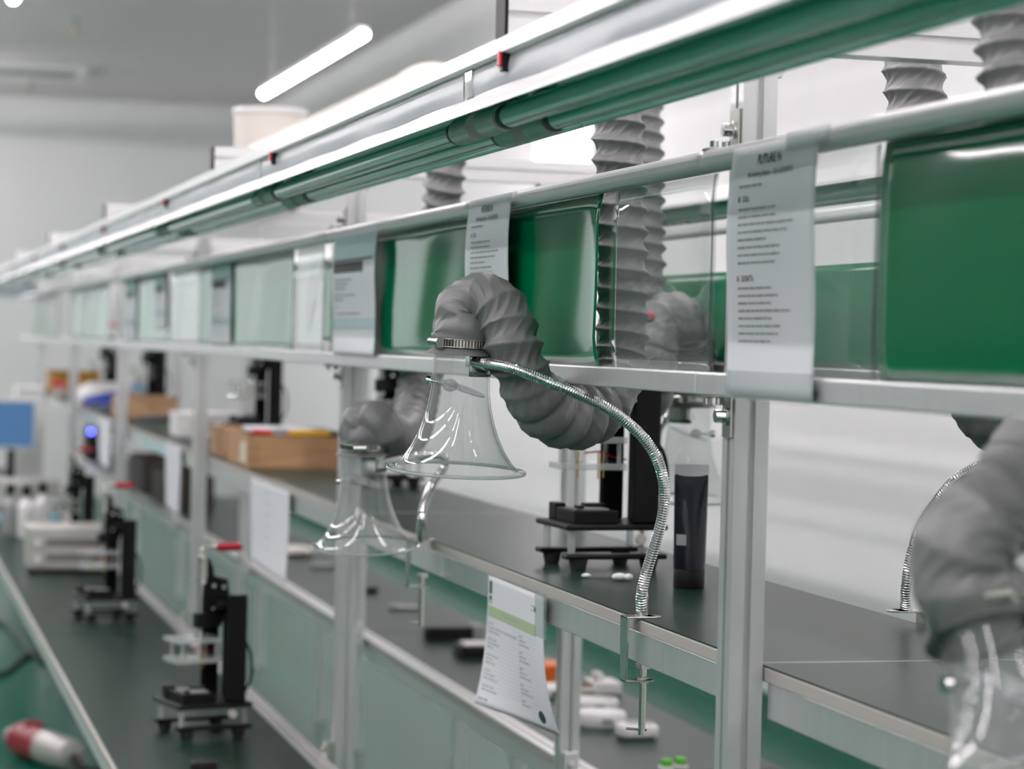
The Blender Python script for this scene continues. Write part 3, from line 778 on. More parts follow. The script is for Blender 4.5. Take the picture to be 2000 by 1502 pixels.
presses = [((.703, 5.151, ZL), 14, 'black hand press with red grip on the lower worktop, the nearest one', 'presses on the lower worktops', 1.03),
           ((.690, 7.23, ZL), 12, 'black hand press beside the ribbed silver case on the lower worktop', 'presses on the lower worktops', 1.03),
           ((.765, 9.45, ZL), 12, 'black hand press behind the ribbed silver case with a red grip', 'presses on the lower worktops', 1.03),
           ((1.132, 3.680, ZT), 3, 'black hand press on the raised worktop left of the squeeze tube', 'presses on the raised worktops', 1.03),
           ((1.205, 5.72, ZT), 6, 'black hand press behind the second hood, mostly hidden by its hose', 'presses on the raised worktops', 1.03),
           ((1.205, 7.75, ZT), 6, 'black hand press behind the wooden trays against the white wall', 'presses on the raised worktops', 1.03),
           ((1.205, 10.9, ZT), 6, 'black hand press behind the closed tan carton, left of the third post', 'presses on the raised worktops', 1.03),
           ((1.205, 12.95, ZT), 6, 'black hand press right of the ochre carton, the farthest raised one', 'presses on the raised worktops', 1.03)]
for i, (loc, rz, lab, grp, sc) in enumerate(presses):
    o = pp if i == 0 else copy_tree(pp)
    o.location = loc; o.rotation_euler = (0, 0, math.radians(rz)); o.scale = (sc, sc, sc); tag(o, lab, 'hand press', grp)

# ================================================================== SCREEN SHEETS
def sheet(name, mname, x, y0, y1, z0, z1, label, grp, amp=.003, seed=0, cat='screen sheet', bow=0.0):
    rn = random.Random(seed); a = [rn.uniform(0, 6.28) for _ in range(4)]; Wd = y1 - y0
    def fn(u, v):
        y = y0 + u * Wd; w = min(1.0, min(v, 1 - v) / .14); w = w * w * (3 - 2 * w)
        d = amp * w * (math.sin(5.2 * y + a[0]) + .6 * math.sin(11 * y + a[1] + 1.5 * v) + .25 * math.sin(23 * y + a[2] + 3 * v))
        e = math.exp(-u * Wd / .035) + math.exp(-(1 - u) * Wd / .035)
        return (x + d * .7 + bow * e * w, y + (.004 * math.sin(v * PI) if u > .98 else 0) - (.006 * math.sin(v * PI) if u < .02 else 0), z0 + v * (z1 - z0))
    b = MB(); b.grid(fn, max(12, int(Wd / .02)), 12)
    o = part(name, b, mname, smooth=True, loc=(x, (y0 + y1) / 2, z0))
    md = o.modifiers.new('thick', 'SOLIDIFY'); md.thickness = .0008
    return tag(o, label, cat, grp)
SX = .900; Z0, Z1 = 1.5035, 1.7230
sheet('green_sheet', 'greensheet', SX, .30, 2.063, Z0, Z1, 'glossy deep green sheet at the right edge of the picture', 'green screen sheets', .0035, 3, bow=-.004)
sheet('green_sheet', 'greensheet', SX, 2.948, 4.393, Z0, Z1, 'glossy green sheet behind the sharp hood, pale on its left half', 'green screen sheets', .0022, 11, bow=-.006)
sheet('green_sheet', 'greensheet', SX, 4.80, 4.89, Z0 + .02, Z1 - .04, 'narrow green strip at the second post', 'green screen sheets', .001, 5)
sheet('green_sheet', 'greensheet', SX, 5.254, 6.80, Z0, Z1, 'pale looking green sheet of the third bay', 'green screen sheets', .0018, 21, bow=-.003)
sheet('green_sheet', 'greensheet', SX, 7.54, 8.90, Z0, Z1, 'pale looking green sheet of the fourth bay', 'green screen sheets', .0018, 31, bow=-.004)
sheet('green_sheet', 'greensheet', SX, 9.50, 11.30, Z0, Z1, 'pale looking green sheet of the fifth bay', 'green screen sheets', .0018, 41)
sheet('green_sheet', 'greensheet', SX, 12.05, 13.9, Z0, Z1, 'pale looking green sheet of the farthest bay', 'green screen sheets', .0018, 51)
sheet('clear_sheet', 'clearsheet', SX + .002, 2.521, 2.896, Z0, Z1, 'clear sheet in front of the hose right of the green sheet', 'clear screen sheets', .0015, 61, bow=-.004)
sheet('clear_sheet', 'clearsheet', SX + .002, 2.075, 2.475, Z0, Z1, 'clear sheet behind the large paper notice near the first post', 'clear screen sheets', .0012, 62)
sheet('clear_sheet', 'clearsheet', SX + .002, 4.90, 5.24, Z0, Z1, 'clear sheet left of the second post', 'clear screen sheets', .0012, 63)
sheet('clear_sheet', 'clearsheet', SX + .002, 6.83, 7.50, Z0, Z1, 'clear sheet by the third post', 'clear screen sheets', .0012, 64)
sheet('green_sheet', 'greensheet', 1.4065, 2.95, 4.55, Z0, 1.66, 'green sheet of the rear screen seen through the clear sheets', 'green sheets of the rear screen', .002, 71)
sheet('green_sheet', 'greensheet', 1.4065, .35, 2.2, Z0, 1.66, 'green sheet of the rear screen behind the right edge', 'green sheets of the rear screen', .002, 72)

# ================================================================== PAPER NOTICES
def text_geo(mb, body, size, to3, u, v, bold=0.0):
    c = bpy.data.curves.new('t', 'FONT'); c.body = body; c.size = size; c.resolution_u = 2; c.offset = bold
    o = bpy.data.objects.new('t', c); COL.objects.link(o)
    dg = bpy.context.evaluated_depsgraph_get(); me = bpy.data.meshes.new_from_object(o.evaluated_get(dg))
    mb.add([to3(u + p.co.x, v - p.co.y) for p in me.vertices], [tuple(p.vertices) for p in me.polygons])
    bpy.data.objects.remove(o); bpy.data.curves.remove(c); bpy.data.meshes.remove(me)

def notice(name, x, yl, yr, zt, zb, label, grp, curl=None, items=(), cat='notice', tapes=()):
    """a sheet of paper facing the aisle: u runs from its left edge (far) to its right edge, v downwards, in metres"""
    W = yl - yr; H = zt - zb; g = curl or (lambda a, c: 0.0)
    def to3(u, v, lift=.0007): return (x + g(u / W, v / H) - lift, yl - u, zt - v)
    b = MB(); b.grid(lambda a, c: to3(a * W, c * H, 0), 16, 24)
    r = part(name, b, 'paper', smooth=True, loc=(x, (yl + yr) / 2, zb)); tag(r, label, cat, grp)
    md = r.modifiers.new('thick', 'SOLIDIFY'); md.thickness = .0003; md.offset = 0
    by = {}
    for it in items:
        by.setdefault((it[0], it[1]), []).append(it[2:])
    for (pn, mn), lst in by.items():
        mb = MB()
        for it in lst:
            if it[0] == 'rect':
                _, u0, v0, u1, v1 = it; n = max(1, int((u1 - u0) * W / .02)); k = max(1, int((v1 - v0) * H / .02))
                mb.grid(lambda a, c: to3((u0 + a * (u1 - u0)) * W, (v0 + c * (v1 - v0)) * H), n, k)
            elif it[0] == 'text':
                _, s, u, v, size = it[:5]
                text_geo(mb, s, size, to3, u * W, v * H, .0003 if size > .01 else .00012)
            elif it[0] == 'disc':
                _, u, v, ru, rv = it; vs = [to3((u + ru * math.cos(2 * PI * i / 28)) * W, (v + rv * math.sin(2 * PI * i / 28)) * H) for i in range(28)]
                mb.add(vs, [tuple(range(28))])
            elif it[0] == 'words':
                _, u0, u1, v, h, sd = it; rn = random.Random(sd); u = u0
                while u < u1:
                    w = rn.uniform(.03, .11); e = min(u + w, u1)
                    hh = h * rn.uniform(.75, 1.0)
                    mb.grid(lambda a, c: to3((u + a * (e - u)) * W, (v + (c - .5) * hh) * H), 1, 1)
                    u = e + .007
        part(pn, mb, mn, r)
    for k, (u0, v0, u1, v1) in enumerate(tapes):
        mb = MB(); mb.grid(lambda a, c: to3((u0 + a * (u1 - u0)) * W, (v0 + c * (v1 - v0)) * H, .0012), 8, 3)
        part('tape', mb, 'tape', r)
    return r

lens1 = [.41, .41, .60, .53, .31, .45, .45, .40]; lens2 = [.37, .43, .36, .56, .37, .46, .44, .36]
def station_items(sd):
    it = [('printed_title', 'ink', 'text', 'FUTURE N', .325, .083, .0140),
          ('heading_mark', 'ink', 'rect', .235, .112, .252, .130),
          ('printed_heading', 'ink', 'text', "Soldering Station – DOs & DON'Ts", .262, .131, .0078),
          ('printed_lines', 'ink_grey', 'words', .14, .40, .165, .010, sd),
          ('dos_mark', 'ink', 'rect', .145, .205, .162, .228), ('dos_heading', 'ink', 'text', 'DOs', .195, .228, .0090),
          ('donts_mark', 'ink', 'rect', .145, .522, .162, .545), ('donts_heading', 'ink', 'text', "DON'Ts", .195, .545, .0090)]
    for k, l in enumerate(lens1): it.append(('printed_lines', 'ink_grey', 'words', .155, .155 + l, .258 + .0305 * k, .0095, sd + k))
    for k, l in enumerate(lens2): it.append(('printed_lines', 'ink_grey', 'words', .150, .150 + l, .572 + .0300 * k, .0095, sd + 20 + k))
    return it
def wave1(a, c): return -.0035 * math.sin(PI * c) * (1 + .8 * math.sin(5 * a + 1)) - .002 * math.sin(7 * c)
notice('paper_notice', .8835, 2.425, 2.185, 1.742, 1.481, 'large white soldering station notice taped over the first post', 'station notices', wave1, station_items(1),
       tapes=[(.64, -.02, 1.12, .055), (-.02, .90, 1.02, 1.02)])
notice('paper_notice', .8835, 3.592, 3.345, 1.7455, 1.492, 'white station notice taped to the green sheet above the sharp hood', 'station notices', wave1, station_items(50), tapes=[(-.1, .0, 1.15, .045)])
def blue_items(sd):
    it = [('printed_header', 'ink_teal', 'rect', .0, .0, 1.0, .20), ('printed_bar', 'ink', 'rect', .05, .20, .95, .215), ('printed_bar', 'ink', 'rect', .05, .225, .72, .31),
          ('printed_header', 'ink_teal', 'rect', .0, .69, 1.0, .78)]
    for k, (v, l) in enumerate(((.37, .40), (.405, .3), (.44, .25), (.50, .45), (.535, .2), (.60, .06), (.655, .55), (.73, .55))):
        it.append(('printed_lines', 'ink_line', 'words', .08, .08 + l, v, .018, sd + k))
    return it
notice('paper_notice', .8835, 4.690, 4.290, 1.728, 1.500, 'notice with teal header and black title bar at the second post', 'teal notices', wave1, blue_items(80))
notice('paper_notice', .8945, 6.55, 6.18, 1.722, 1.512, 'blurred teal notice on the sheet of the third bay', 'teal notices', None, blue_items(90))
notice('paper_notice', .8945, 8.80, 8.46, 1.722, 1.512, 'blurred teal notice on the left of the fourth bay sheet', 'teal notices', None, blue_items(100))
notice('paper_notice', .8945, 7.90, 7.58, 1.722, 1.55, 'blurred teal notice on the right of the fourth bay sheet', 'teal notices', None, blue_items(110))

def form_items():
    it = [('printed_marks', 'ink_darkgreen', 'rect', .035, .035, .085, .135), ('printed_marks', 'ink_darkgreen', 'rect', .035, .150, .085, .185), ('printed_marks', 'ink_darkgreen', 'rect', .035, .195, .05, .205), ('printed_marks', 'ink_darkgreen', 'rect', .062, .195, .085, .205),
          ('printed_marks', 'ink_darkgreen', 'rect', .79, .095, .86, .100), ('printed_marks', 'ink_darkgreen', 'rect', .84, .100, .875, .135), ('printed_marks', 'ink_darkgreen', 'rect', .79, .128, .84, .132),
          ('printed_band', 'ink_green', 'rect', .03, .228, .87, .312), ('printed_lines', 'ink_line', 'words', .25, .60, .268, .016, 5),
          ('printed_mark', 'ink_navy', 'disc', .83, .905, .042, .045)]
    for k in range(18):
        v = .345 + k * .0300
        it.append(('printed_rules', 'ink_line', 'rect', .03, v, .87, v + .0017))
        if k % 4 != 3:
            it.append(('printed_lines', 'ink_line', 'words', .04, .04 + (.5 if k == 1 else .10 + .05 * (k * 7 % 3)), v + .017, .012, 30 + k))
            it.append(('printed_lines', 'ink_line', 'words', .58, .58 + .05 + .06 * (k * 5 % 4), v + .017, .012, 60 + k))
    it.append(('printed_rules', 'ink_line', 'rect', .575, .345, .578, .885)); it.append(('printed_lines', 'ink_line', 'words', .03, .14, .945, .02, 9))
    return it
def curl_form(a, c): return .030 * (c ** 3) * (a - .38) * 1.6 + .004 * math.sin(3 * a) * c
notice('paper_form', .9655, 3.745, 3.415, 1.158, .952, 'white form with a green band hanging from the raised worktop edge', None, curl_form, form_items(), 'form', tapes=[(.86, -.02, 1.06, .30)])
def hang(a, c): return .006 * math.sin(2.5 * a + 2 * c) * c
def faint(sd): return [('printed_lines', 'ink_line', 'words', .42, .48, .10 + .13 * k, .018, sd + k) for k in range(6)]
notice('paper_sheet', .9655, 6.24, 5.64, 1.165, .950, 'white paper pair hanging from the worktop edge left of the second post', 'papers on the worktop edge', hang, faint(5), 'paper')
notice('paper_sheet', .9655, 8.12, 7.70, 1.17, .958, 'white paper hanging from the worktop edge just left of the third post', 'papers on the worktop edge', hang, faint(15), 'paper')
notice('paper_sheet', .9655, 10.57, 10.0, 1.17, .97, 'white paper hanging from the worktop edge, the farthest one', 'papers on the worktop edge', hang, (), 'paper')
for k, (ya, yb, lab) in enumerate(((4.10, 3.75, 'pale tape strip on the apron left of the form'), (8.95, 8.2, 'pale blue tape strip on the apron of the fourth bay'))):
    b = MB(); b.box(.9748, .9758, yb, ya, 1.120, 1.156)
    tag(part('tape_strip', b, 'ink_teal' if k else 'tape', loc=(.975, ya, 1.12)), lab, 'tape')

# ================================================================== THINGS ON THE RAISED WORKTOP
# black squeeze tube standing on its cap
tx, ty = 1.170, 3.358
t = thing('squeeze_tube', (tx, ty, ZT), 'black glossy squeeze tube standing on its cap beside the first post', 'squeeze tube')
part('cap', MB().lathe([(.001, 0), (.0225, 0), (.0230, .002), (.0230, .027), (.0225, .028), (.001, .028)], (tx, ty, ZT), n=40), 'black', t, smooth='auto')
def tube_pt(u, v, z0=.0285, z1=.166):
    a = 2 * PI * u; e = v ** 1.6; rx = .0235 + (.0250 - .0235) * v; ry = .0235 * (1 - e) + .0016 * e
    cx, cy = rx * math.cos(a), ry * math.sin(a)
    # flat seal faces the aisle corner where the lens is
    px = CAM_R.x * cx + CAM_B.x * cy; py = CAM_R.y * cx + CAM_B.y * cy
    return (tx + px, ty + py, ZT + z0 + v * (z1 - z0) + .004 * v * (abs(math.cos(a)) ** 3 - .5) * (1 if v > .96 else 0))
part('body', MB().grid(lambda u, v: tube_pt(u, v), 56, 28), 'navy', t, smooth=True)
b = MB(); b.grid(lambda u, v: (tx + CAM_R.x * (u - .5) * .0500 + CAM_B.x * .0, ty + CAM_R.y * (u - .5) * .0500, ZT + .165 + .0165 * v), 6, 2)
sl_ = part('seal', b, 'frost', t); md = sl_.modifiers.new('thick', 'SOLIDIFY'); md.thickness = .0012; md.offset = 0
b = MB()
def lab_pt(u, v):
    p = tube_pt(.41 - .115 * u, .255 + .115 * v); q = Vector((p[0] - tx, p[1] - ty, 0)).normalized() * .0006
    return (p[0] + q.x, p[1] + q.y, p[2])
b.grid(lab_pt, 6, 2); part('label', b, 'ink_line', t)
tag(part('cotton_swab', MB().ball((1.095, 3.46, ZT + .006), .008, sc=(1.5, .9, .75)).ball((1.108, 3.455, ZT + .006), .007, sc=(1, 1, .8)), 'paper', smooth=True, loc=(1.10, 3.458, ZT)), 'small white scrap on the worktop beside the squeeze tube', 'scrap')
tag(part('cotton_swab', MB().ball((1.055, 3.50, ZT + .004), .006, sc=(1.2, .9, .6)), 'paper', smooth=True, loc=(1.055, 3.50, ZT)), 'tiny white scrap on the worktop behind the gooseneck foot', 'scrap')

def open_tray(c, wx, wy, h, label, grp, mats='wood'):
    x, y = c; z = ZT; w = .008
    r = thing('wooden_tray', (x, y, z), label, 'wooden tray', grp)
    part('bottom', MB().box(x - wx / 2, x + wx / 2, y - wy / 2, y + wy / 2, z, z + .008), mats, r)
    for x0 in (x - wx / 2, x + wx / 2 - w): part('side_panel', MB().box(x0, x0 + w, y - wy / 2, y + wy / 2, z + .008, z + h), mats, r, bevel=.001)
    for y0 in (y - wy / 2, y + wy / 2 - w): part('end_panel', MB().box(x - wx / 2 + w, x + wx / 2 - w, y0, y0 + w, z + .008, z + h), mats, r, bevel=.001)
    return r
r = open_tray((1.128, 6.66), .275, .40, .086, 'open wooden tray with cutter knife and papers beside the second post', 'wooden trays on the raised worktop')
part('label', MB().box(.9898, .9905, 6.50, 6.60, ZT + .012, ZT + .066), 'label', r, loc=None)
r = open_tray((1.135, 7.16), .26, .30, .084, 'wooden tray behind the tray with the cutter knife', 'wooden trays on the raised worktop')
zt_ = ZT + .088
tag(part('paper_stack', MB().box(1.03, 1.195, 6.52, 6.84, zt_, zt_ + .014), 'paper', loc=(1.14, 6.68, zt_), bevel=.002), 'white flat packet lying across the open wooden tray', 'packet')
k = thing('cutter_knife', (1.14, 6.49, zt_), 'yellow and black cutter knife lying on the open wooden tray', 'cutter knife')
part('handle', MB().box(1.09, 1.215, 6.470, 6.50, zt_, zt_ + .016), 'yellow', k, bevel=.005)
part('grip', MB().box(1.06, 1.10, 6.467, 6.503, zt_ - .001, zt_ + .018), 'grey', k, bevel=.004)
part('blade_guard', MB().box(1.038, 1.058, 6.474, 6.498, zt_, zt_ + .013), 'yellow', k, bevel=.002)
tag(part('marker', MB().cyl((1.015, 6.52, zt_ + .008), (1.05, 6.47, zt_ + .008), .008, n=14), 'red', smooth='auto', loc=(1.03, 6.5, zt_)), 'short dark red marker on the open wooden tray', 'marker')
tag(part('green_pad', MB().box(1.20, 1.258, 6.50, 6.82, zt_, zt_ + .010), 'mat', loc=(1.23, 6.66, zt_), bevel=.001), 'dark green pad lying on the right of the open wooden tray', 'pad')
bx = thing('carton', (1.14, 8.45, ZT), 'small white box on the raised worktop left of the second press', 'box')
part('body', MB().box(1.03, 1.26, 8.35, 8.55, ZT, ZT + .082), 'white', bx, bevel=.006)
part('lid', MB().box(1.027, 1.263, 8.347, 8.553, ZT + .070, ZT + .086), 'white', bx, bevel=.004)
part('dark_front', MB().box(1.08, 1.16, 8.3465, 8.35, ZT + .02, ZT + .06), 'silver', bx)
bx = thing('carton', (1.13, 10.3, ZT), 'closed tan carton on the raised worktop right of the third farthest post', 'carton')
part('body', MB().box(1.02, 1.26, 10.2, 10.55, ZT, ZT + .088), 'card', bx, bevel=.003)
part('flap', MB().box(1.015, 1.265, 10.195, 10.37, ZT + .088, ZT + .091), 'card', bx)
tag(part('book', MB().box(1.09, 1.29, 9.90, 10.14, ZT, ZT + .012), 'ink_navy', loc=(1.19, 10.0, ZT), bevel=.003), 'dark blue flat folder lying before the tan carton', 'folder')
bx = thing('carton', (1.17, 14.6, ZT), 'ochre yellow carton at the far end of the raised worktop', 'carton')
part('body', MB().box(1.04, 1.32, 14.4, 14.8, ZT, ZT + .125), 'ochre', bx, bevel=.004)
part('flap', MB().box(1.035, 1.325, 14.395, 14.6, ZT + .125, ZT + .129), 'ochre', bx)
g = thing('plastic_bag', (1.14, 12.2, ZT), 'blue and white slumped plastic bag on the raised worktop', 'bag')
def bag_pt(u, v):
    a = 2 * PI * u; rr = math.cos(v * PI / 2) ** .55 * (1 + .06 * math.sin(5 * a))
    return (1.14 + .150 * rr * math.cos(a), 12.2 + .13 * rr * math.sin(a), ZT + .105 * math.sin(v * PI / 2) * (1 + .05 * math.sin(3 * a)))
part('body', MB().grid(bag_pt, 40, 12), 'white', g, smooth=True)
part('blue_print', MB().grid(lambda u, v: tuple(Vector((1.14, 12.2, ZT)) + (Vector(bag_pt(.62 + .26 * u, .02 + .52 * v * (.35 + .65 * u))) - Vector((1.14, 12.2, ZT))) * 1.012), 16, 10), 'blue', g, smooth=True)
j = thing('red_dispenser', (1.02, 13.6, ZT), 'small red topped pot on the raised worktop at the far end', 'pot')
part('body', MB().cyl((1.02, 13.6, ZT), (1.02, 13.6, ZT + .05), .034, .03, 20), 'silver', j, smooth='auto')
part('lid', MB().cyl((1.02, 13.6, ZT + .05), (1.02, 13.6, ZT + .085), .042, .036, 20), 'red', j, smooth='auto')
bt = thing('spray_bottle', (1.12, 10.62, ZT + .092), 'grey and pale blue bottle standing on the tan carton', 'bottle')
part('body', MB().lathe([(.001, 0), (.030, 0), (.032, .004), (.032, .055), (.016, .075), (.013, .08), (.013, .088), (.001, .088)], (1.12, 10.43, ZT + .092), n=24), 'grey', bt, smooth='auto')
part('label', MB().lathe([(.0324, .018), (.0324, .046)], (1.12, 10.43, ZT + .092), n=24), 'lightblue', bt, smooth=True)
bt.location = (1.12, 10.62, ZT + .092)

# ================================================================== THINGS ON THE LOWER WORKTOPS
def psu(x0, x1, y0, depth, h, label, ribs):
    r = thing('silver_case', ((x0 + x1) / 2, y0 + depth / 2, ZL), label, 'instrument case')
    part('body', MB().box(x0, x1, y0, y0 + depth, ZL + .012, ZL + h), 'silver', r, bevel=.008)
    part('front_panel', MB().box(x0 + .01, x1 - .01, y0 - .006, y0, ZL + .02, ZL + h - .008), 'silver', r, bevel=.003)
    for k in range(ribs):
        z = ZL + .035 + k * (h - .06) / ribs
        part('vent', MB().box(x0 + .06, x1 - .03, y0 - .0085, y0 - .006, z + .01, z + (h - .06) / ribs - .018), 'silver_dark', r)
    for k in range(2):
        part('knob', MB().cyl((x0 + .032, y0 - .006, ZL + .05 + k * .06), (x0 + .032, y0 - .022, ZL + .05 + k * .06), .012, n=16), 'white', r, smooth='auto')
    for x in (x0 + .02, x1 - .02):
        for y in (y0 + .02, y0 + depth - .02):
            part('foot', MB().cyl((x, y, ZL), (x, y, ZL + .013), .010, n=12), 'rubber', r)
    return r
psu(.553, .838, 8.62, .22, .166, 'ribbed silver instrument case on the lower worktop behind the second press', 2)
psu(.600, .885, 11.55, .25, .150, 'farther silver instrument case on the lower worktop with a blue tray before it', 3)
tag(part('blue_tray', MB().box(.575, .845, 10.96, 11.3, ZL, ZL + .014), 'lightblue', loc=(.71, 11.1, ZL), bevel=.003), 'light blue flat tray lying before the farther silver case', 'tray')
mo = thing('monitor', (.72, 12.7, ZL), 'blue lit monitor at the left edge of the picture', 'monitor')
part('stand', MB().box(.64, .80, 12.66, 12.80, ZL, ZL + .012).box(.70, .74, 12.73, 12.76, ZL + .012, ZL + .30), 'black', mo, bevel=.003)
sc_ = part('casing', MB().box(.50, .845, 12.70, 12.73, ZL + .24, ZL + .50), 'white', mo, bevel=.004)
part('display', MB().box(.515, .83, 12.6985, 12.70, ZL + .255, ZL + .485), 'screen', sc_)
wb = thing('white_cabinet', (.845, 13.15, ZL), 'plain white upright box left of the fifth post', 'box')
part('body', MB().box(.76, .905, 13.05, 13.3, ZL, ZL + .53), 'white', wb, bevel=.006)
part('lid', MB().box(.757, .908, 13.045, 13.305, ZL + .53, ZL + .555), 'white', wb, bevel=.008)
for i, (px, py, s) in enumerate(((.64, 10.15, 1), (.72, 10.35, .8), (.58, 10.25, .9))):
    q = thing('small_bottle', (px, py, ZL), ['pale bottle standing before the blue lit monitor, middle one', 'pale bottle before the monitor, the right one', 'dark capped bottle before the monitor, at the left'][i], 'bottle', 'bottles before the monitor')
    part('body', MB().lathe([(.001, 0), (.034, 0), (.036, .005), (.036, .13), (.018, .155), (.015, .17), (.001, .17)], (px, py, ZL), n=24), 'white' if i != 2 else 'grey', q, smooth='auto')
    part('cap', MB().cyl((px, py, ZL + .17), (px, py, ZL + .215), .020, .018, 18), 'black', q, smooth='auto')
kn = thing('round_dial', (0.6465, 4.6949, 0.6800), 'black ribbed round dial on the lower worktop at the bottom edge', 'dial')
kx, ky, kz = kn.location
bm_ = MB(); n = 48
bm_.lathe([(.001, 0), (.024, 0), (.025, .003), (.025, .018), (.022, .022), (.001, .022)], (kx, ky, kz), n=48)
part('body', bm_, 'black', kn, smooth='auto')
bm_ = MB()
for i in range(24):
    a = 2 * PI * i / 24; bm_.cyl((kx + .025 * math.cos(a), ky + .025 * math.sin(a), kz + .002), (kx + .025 * math.cos(a), ky + .025 * math.sin(a), kz + .018), .0016, n=6)
part('ribs', bm_, 'rubber', kn)

# rear lower worktop
def small(name, mb, m, loc, lab, cat, grp=None, **kw):
    return tag(part(name, mb, m, loc=loc, **kw), lab, cat, grp)
x, y = 1.625, 6.72
e = thing('black_tool', (x, y, ZL), 'long black tool case on the rear lower worktop left of the form', 'tool case')
part('body', MB().box(x - .075, x + .06, y - .03, y + .03, ZL, ZL + .035), 'black', e, bevel=.004)
part('end_block', MB().box(x + .06, x + .095, y - .028, y + .028, ZL, ZL + .040), 'grey', e, bevel=.004)
x, y = 1.60, 6.35
e = thing('black_box', (x, y, ZL), 'small black box with a pale top beside the form paper', 'box')
part('body', MB().box(x - .045, x + .045, y - .05, y + .05, ZL, ZL + .030), 'black', e, bevel=.004)
part('pale_top', MB().box(x - .03, x + .04, y - .04, y + .04, ZL + .030, ZL + .036), 'white', e, bevel=.002)
x, y = 1.652, 7.46
e = thing('metal_bits', (x, y, ZL), 'loose grey metal latch on the rear lower worktop', 'latch')
part('body', MB().box(x - .05, x - .005, y - .012, y + .012, ZL, ZL + .016).box(x - .01, x + .045, y - .02, y + .006, ZL, ZL + .012), 'grey', e, bevel=.003)
part('pin', MB().cyl((x - .03, y - .014, ZL + .010), (x + .03, y - .02, ZL + .010), .004, n=10), 'steel', e)
small('black_clip', MB().box(1.615, 1.67, 7.95, 8.01, ZL, ZL + .018), 'black', (1.64, 7.98, ZL), 'little black clip near the second post on the rear lower worktop', 'clip', bevel=.003)
small('black_strip', MB().box(1.60, 1.68, 8.80, 8.86, ZL, ZL + .016), 'grey', (1.64, 8.83, ZL), 'grey flat strip left of the second post on the rear lower worktop', 'strip', bevel=.003)
e = thing('orange_box', (1.655, 5.82, ZL), 'orange box partly hidden by the form paper', 'box')
part('body', MB().box(1.60, 1.70, 5.76, 5.86, ZL, ZL + .040), 'orange', e, bevel=.005)
part('lid', MB().box(1.597, 1.703, 5.757, 5.863, ZL + .040, ZL + .052), 'orange', e, bevel=.003)
def oval(cx, cy, rx, ry, h, label, name='oval_cover', z=ZL, hollow=True):
    q = thing(name, (cx, cy, z), label, 'cover', 'white covers on the rear lower worktop')
    def P(r, hh): return [(cx + rx * r * math.cos(2 * PI * i / 40), cy + ry * r * math.sin(2 * PI * i / 40), z + hh) for i in range(40)]
    rings = [P(.94, 0), P(1.0, h * .3), P(1.0, h * .8), P(.95, h)] + ([P(.86, h), P(.82, h * .7), P(.3, h * .66)] if hollow else [P(.6, h * 1.1), P(.2, h * 1.15)])
    b = MB(); b.v = [p for rg in rings for p in rg]
    b.f = [(j * 40 + i, j * 40 + (i + 1) % 40, (j + 1) * 40 + (i + 1) % 40, (j + 1) * 40 + i) for j in range(len(rings) - 1) for i in range(40)]
    b.f += [tuple(range(39, -1, -1)), tuple(range((len(rings) - 1) * 40, len(rings) * 40))]
    part('shell', b, 'white', q, smooth='auto')
    part('latch', MB().box(cx - .012, cx + .012, cy - ry - .003, cy - ry + .004, z + h * .3, z + h * .7), 'grey', q, bevel=.001)
    return q
oval(1.655, 5.41, .060, .055, .022, 'white oval cover behind the other two, right of the rear leg')
oval(1.600, 5.17, .058, .055, .030, 'white oval cover in the middle of the three by the clamp rod', hollow=False)
q = thing('rounded_box', (1.628, 4.985, ZL), 'white rounded box right under the clamp rod', 'box')
part('body', MB().box(1.583, 1.670, 4.955, 5.02, ZL, ZL + .034), 'white', q, bevel=.014, seg=4)
part('top_recess', MB().box(1.600, 1.655, 4.965, 5.01, ZL + .034, ZL + .0355), 'grey', q, bevel=.0005)
e = thing('white_bracket', (1.755, 5.66, ZL), 'white plastic bracket behind the oval covers', 'bracket')
part('body', MB().box(1.715, 1.79, 5.61, 5.70, ZL, ZL + .03).box(1.73, 1.75, 5.63, 5.68, ZL + .03, ZL + .05), 'white', e, bevel=.005)
part('strut', MB().cyl((1.72, 5.6, ZL + .012), (1.66, 5.62, ZL + .010), .006, n=10), 'cream', e)
e = thing('white_part', (1.62, 5.62, ZL), 'white part with dark slot just right of the form paper', 'part')
part('body', MB().box(1.585, 1.665, 5.57, 5.66, ZL, ZL + .026), 'white', e, bevel=.006)
part('slot', MB().box(1.60, 1.645, 5.569, 5.571, ZL + .006, ZL + .014), 'black', e)
for i, (gx, gy) in enumerate(((1.565, 4.60), (1.60, 4.615))):
    e = thing('green_plug', (gx, gy, ZL), ['little green plug at the bottom edge, left of the pair', 'little green plug at the bottom edge, right of the pair'][i], 'plug', 'green plugs')
    part('body', MB().box(gx - .010, gx + .010, gy - .012, gy + .012, ZL, ZL + .022), 'leaf', e, bevel=.003)
    part('base', MB().box(gx - .014, gx + .012, gy - .014, gy + .014, ZL, ZL + .008), 'white', e, bevel=.001)
small('foam_scrap', MB().ball((1.62, 9.35, ZL + .018), .07, sc=(1.3, 1.2, .28)), 'cream', (1.62, 9.35, ZL), 'cream foam scrap on the rear lower worktop left of the hanging papers', 'scrap', smooth=True)
lx, ly, lz = (1.4400, 16.2754, 0.8734)
dv = thing('dark_device', (lx + .06, ly + .15, ZL), 'dark device with a glowing blue light at the far end', 'device')
part('body', MB().box(lx - .03, lx + .15, ly + .012, ly + .3, ZL, lz + .03), 'black', dv, bevel=.01)
part('blue_light', MB().ball((lx, ly, lz), .014), 'led', dv, smooth=True)


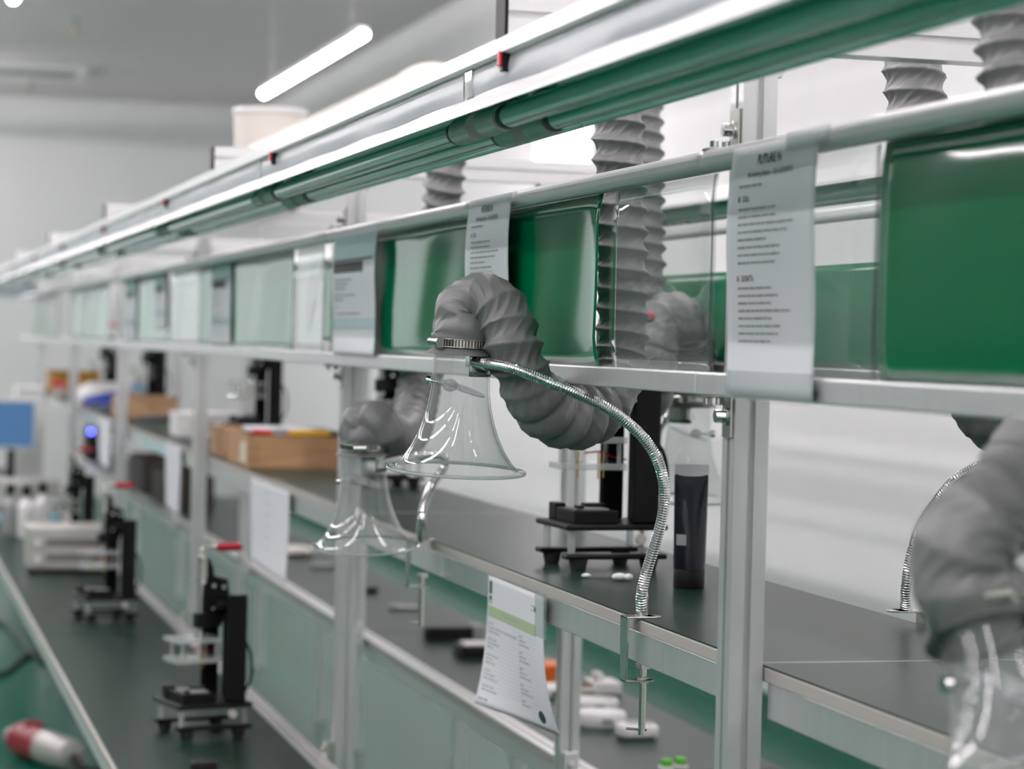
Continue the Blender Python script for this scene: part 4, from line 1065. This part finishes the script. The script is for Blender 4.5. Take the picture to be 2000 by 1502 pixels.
for i, (x0, x1, y0, y1, h, lab) in enumerate(((1.42, 1.66, 11.9, 12.5, .17, 'dark brown crate on the rear lower worktop, right one of two'), (1.42, 1.66, 12.9, 13.6, .19, 'dark brown crate on the rear lower worktop, left one of two'))):
    e = thing('dark_crate', ((x0 + x1) / 2, (y0 + y1) / 2, ZL), lab, 'crate', 'dark crates on the rear lower worktop')
    for xa in (x0, x1 - .012): part('side_panel', MB().box(xa, xa + .012, y0, y1, ZL, ZL + h), 'darkwood', e, bevel=.002)
    for ya in (y0, y1 - .012): part('end_panel', MB().box(x0 + .012, x1 - .012, ya, ya + .012, ZL, ZL + h), 'darkwood', e, bevel=.002)
    part('bottom', MB().box(x0 + .012, x1 - .012, y0 + .012, y1 - .012, ZL, ZL + .01), 'darkwood', e)

# ================================================================== ON THE FLOOR
pa = Vector((0.5378, 8.8807, 0.0620)); pb = Vector((0.7132, 8.4491, 0.0620)); ax = (pb - pa).normalized(); Lp = (pb - pa).length
pl_ = thing('power_plug', ((pa.x + pb.x) / 2, (pa.y + pb.y) / 2, 0), 'big red and grey round power plug lying on the green floor', 'power plug')
part('red_shell', MB().lathe([(.001, .02), (.040, .02), (.052, .03), (.060, .05), (.060, .53 * Lp), (.001, .53 * Lp)], pa, ax, 32), 'plug_red', pl_, smooth='auto')
part('hinged_cap', MB().box(pa.x + .02, pa.x + .09, pa.y - .13, pa.y - .03, .112, .128), 'plug_red', pl_, bevel=.006)
part('grey_body', MB().lathe([(.001, .53 * Lp), (.061, .53 * Lp), (.060, .80 * Lp), (.052, .97 * Lp), (.030, Lp), (.001, Lp)], pa, ax, 32), 'silver', pl_, smooth='auto')
part('contact_sleeve', MB().lathe([(.001, -.03), (.036, -.03), (.040, .02), (.001, .02)], pa, ax, 28), 'grey', pl_, smooth='auto')
c0 = pb
b = MB(); b.tube(spline([tuple(c0 - ax * .01), tuple(c0 + ax * .10 + Vector((0, 0, -.03))), (c0.x + .25, c0.y - .1, .014), (c0.x + .5, c0.y + .3, .014)], 10), .013, 10)
part('cable', b, 'rubber', pl_, smooth=True)
b = MB(); b.tube(spline([(.45, 13.2, .012), (0.6867, 12.8379, 0.0120), (0.7405, 12.1874, 0.0120), (0.8178, 11.3220, 0.0120), (1.1, 11.2, .012)], 14), .012, 10)
tag(part('floor_cable', b, 'mat', smooth=True, loc=(0.7463, 12.2837, 0.0000)), 'dark green cable lying on the floor at the left edge', 'cable')
b = MB(); b.tube(spline([(.40, 11.4, .012), (.58, 10.9, .012), (.78, 11.6, .012), (1.1, 12.0, .012)], 14), .010, 10)
tag(part('floor_cable', b, 'rubber', smooth=True, loc=(.58, 10.9, 0)), 'thin dark cable on the floor before the green one', 'cable')
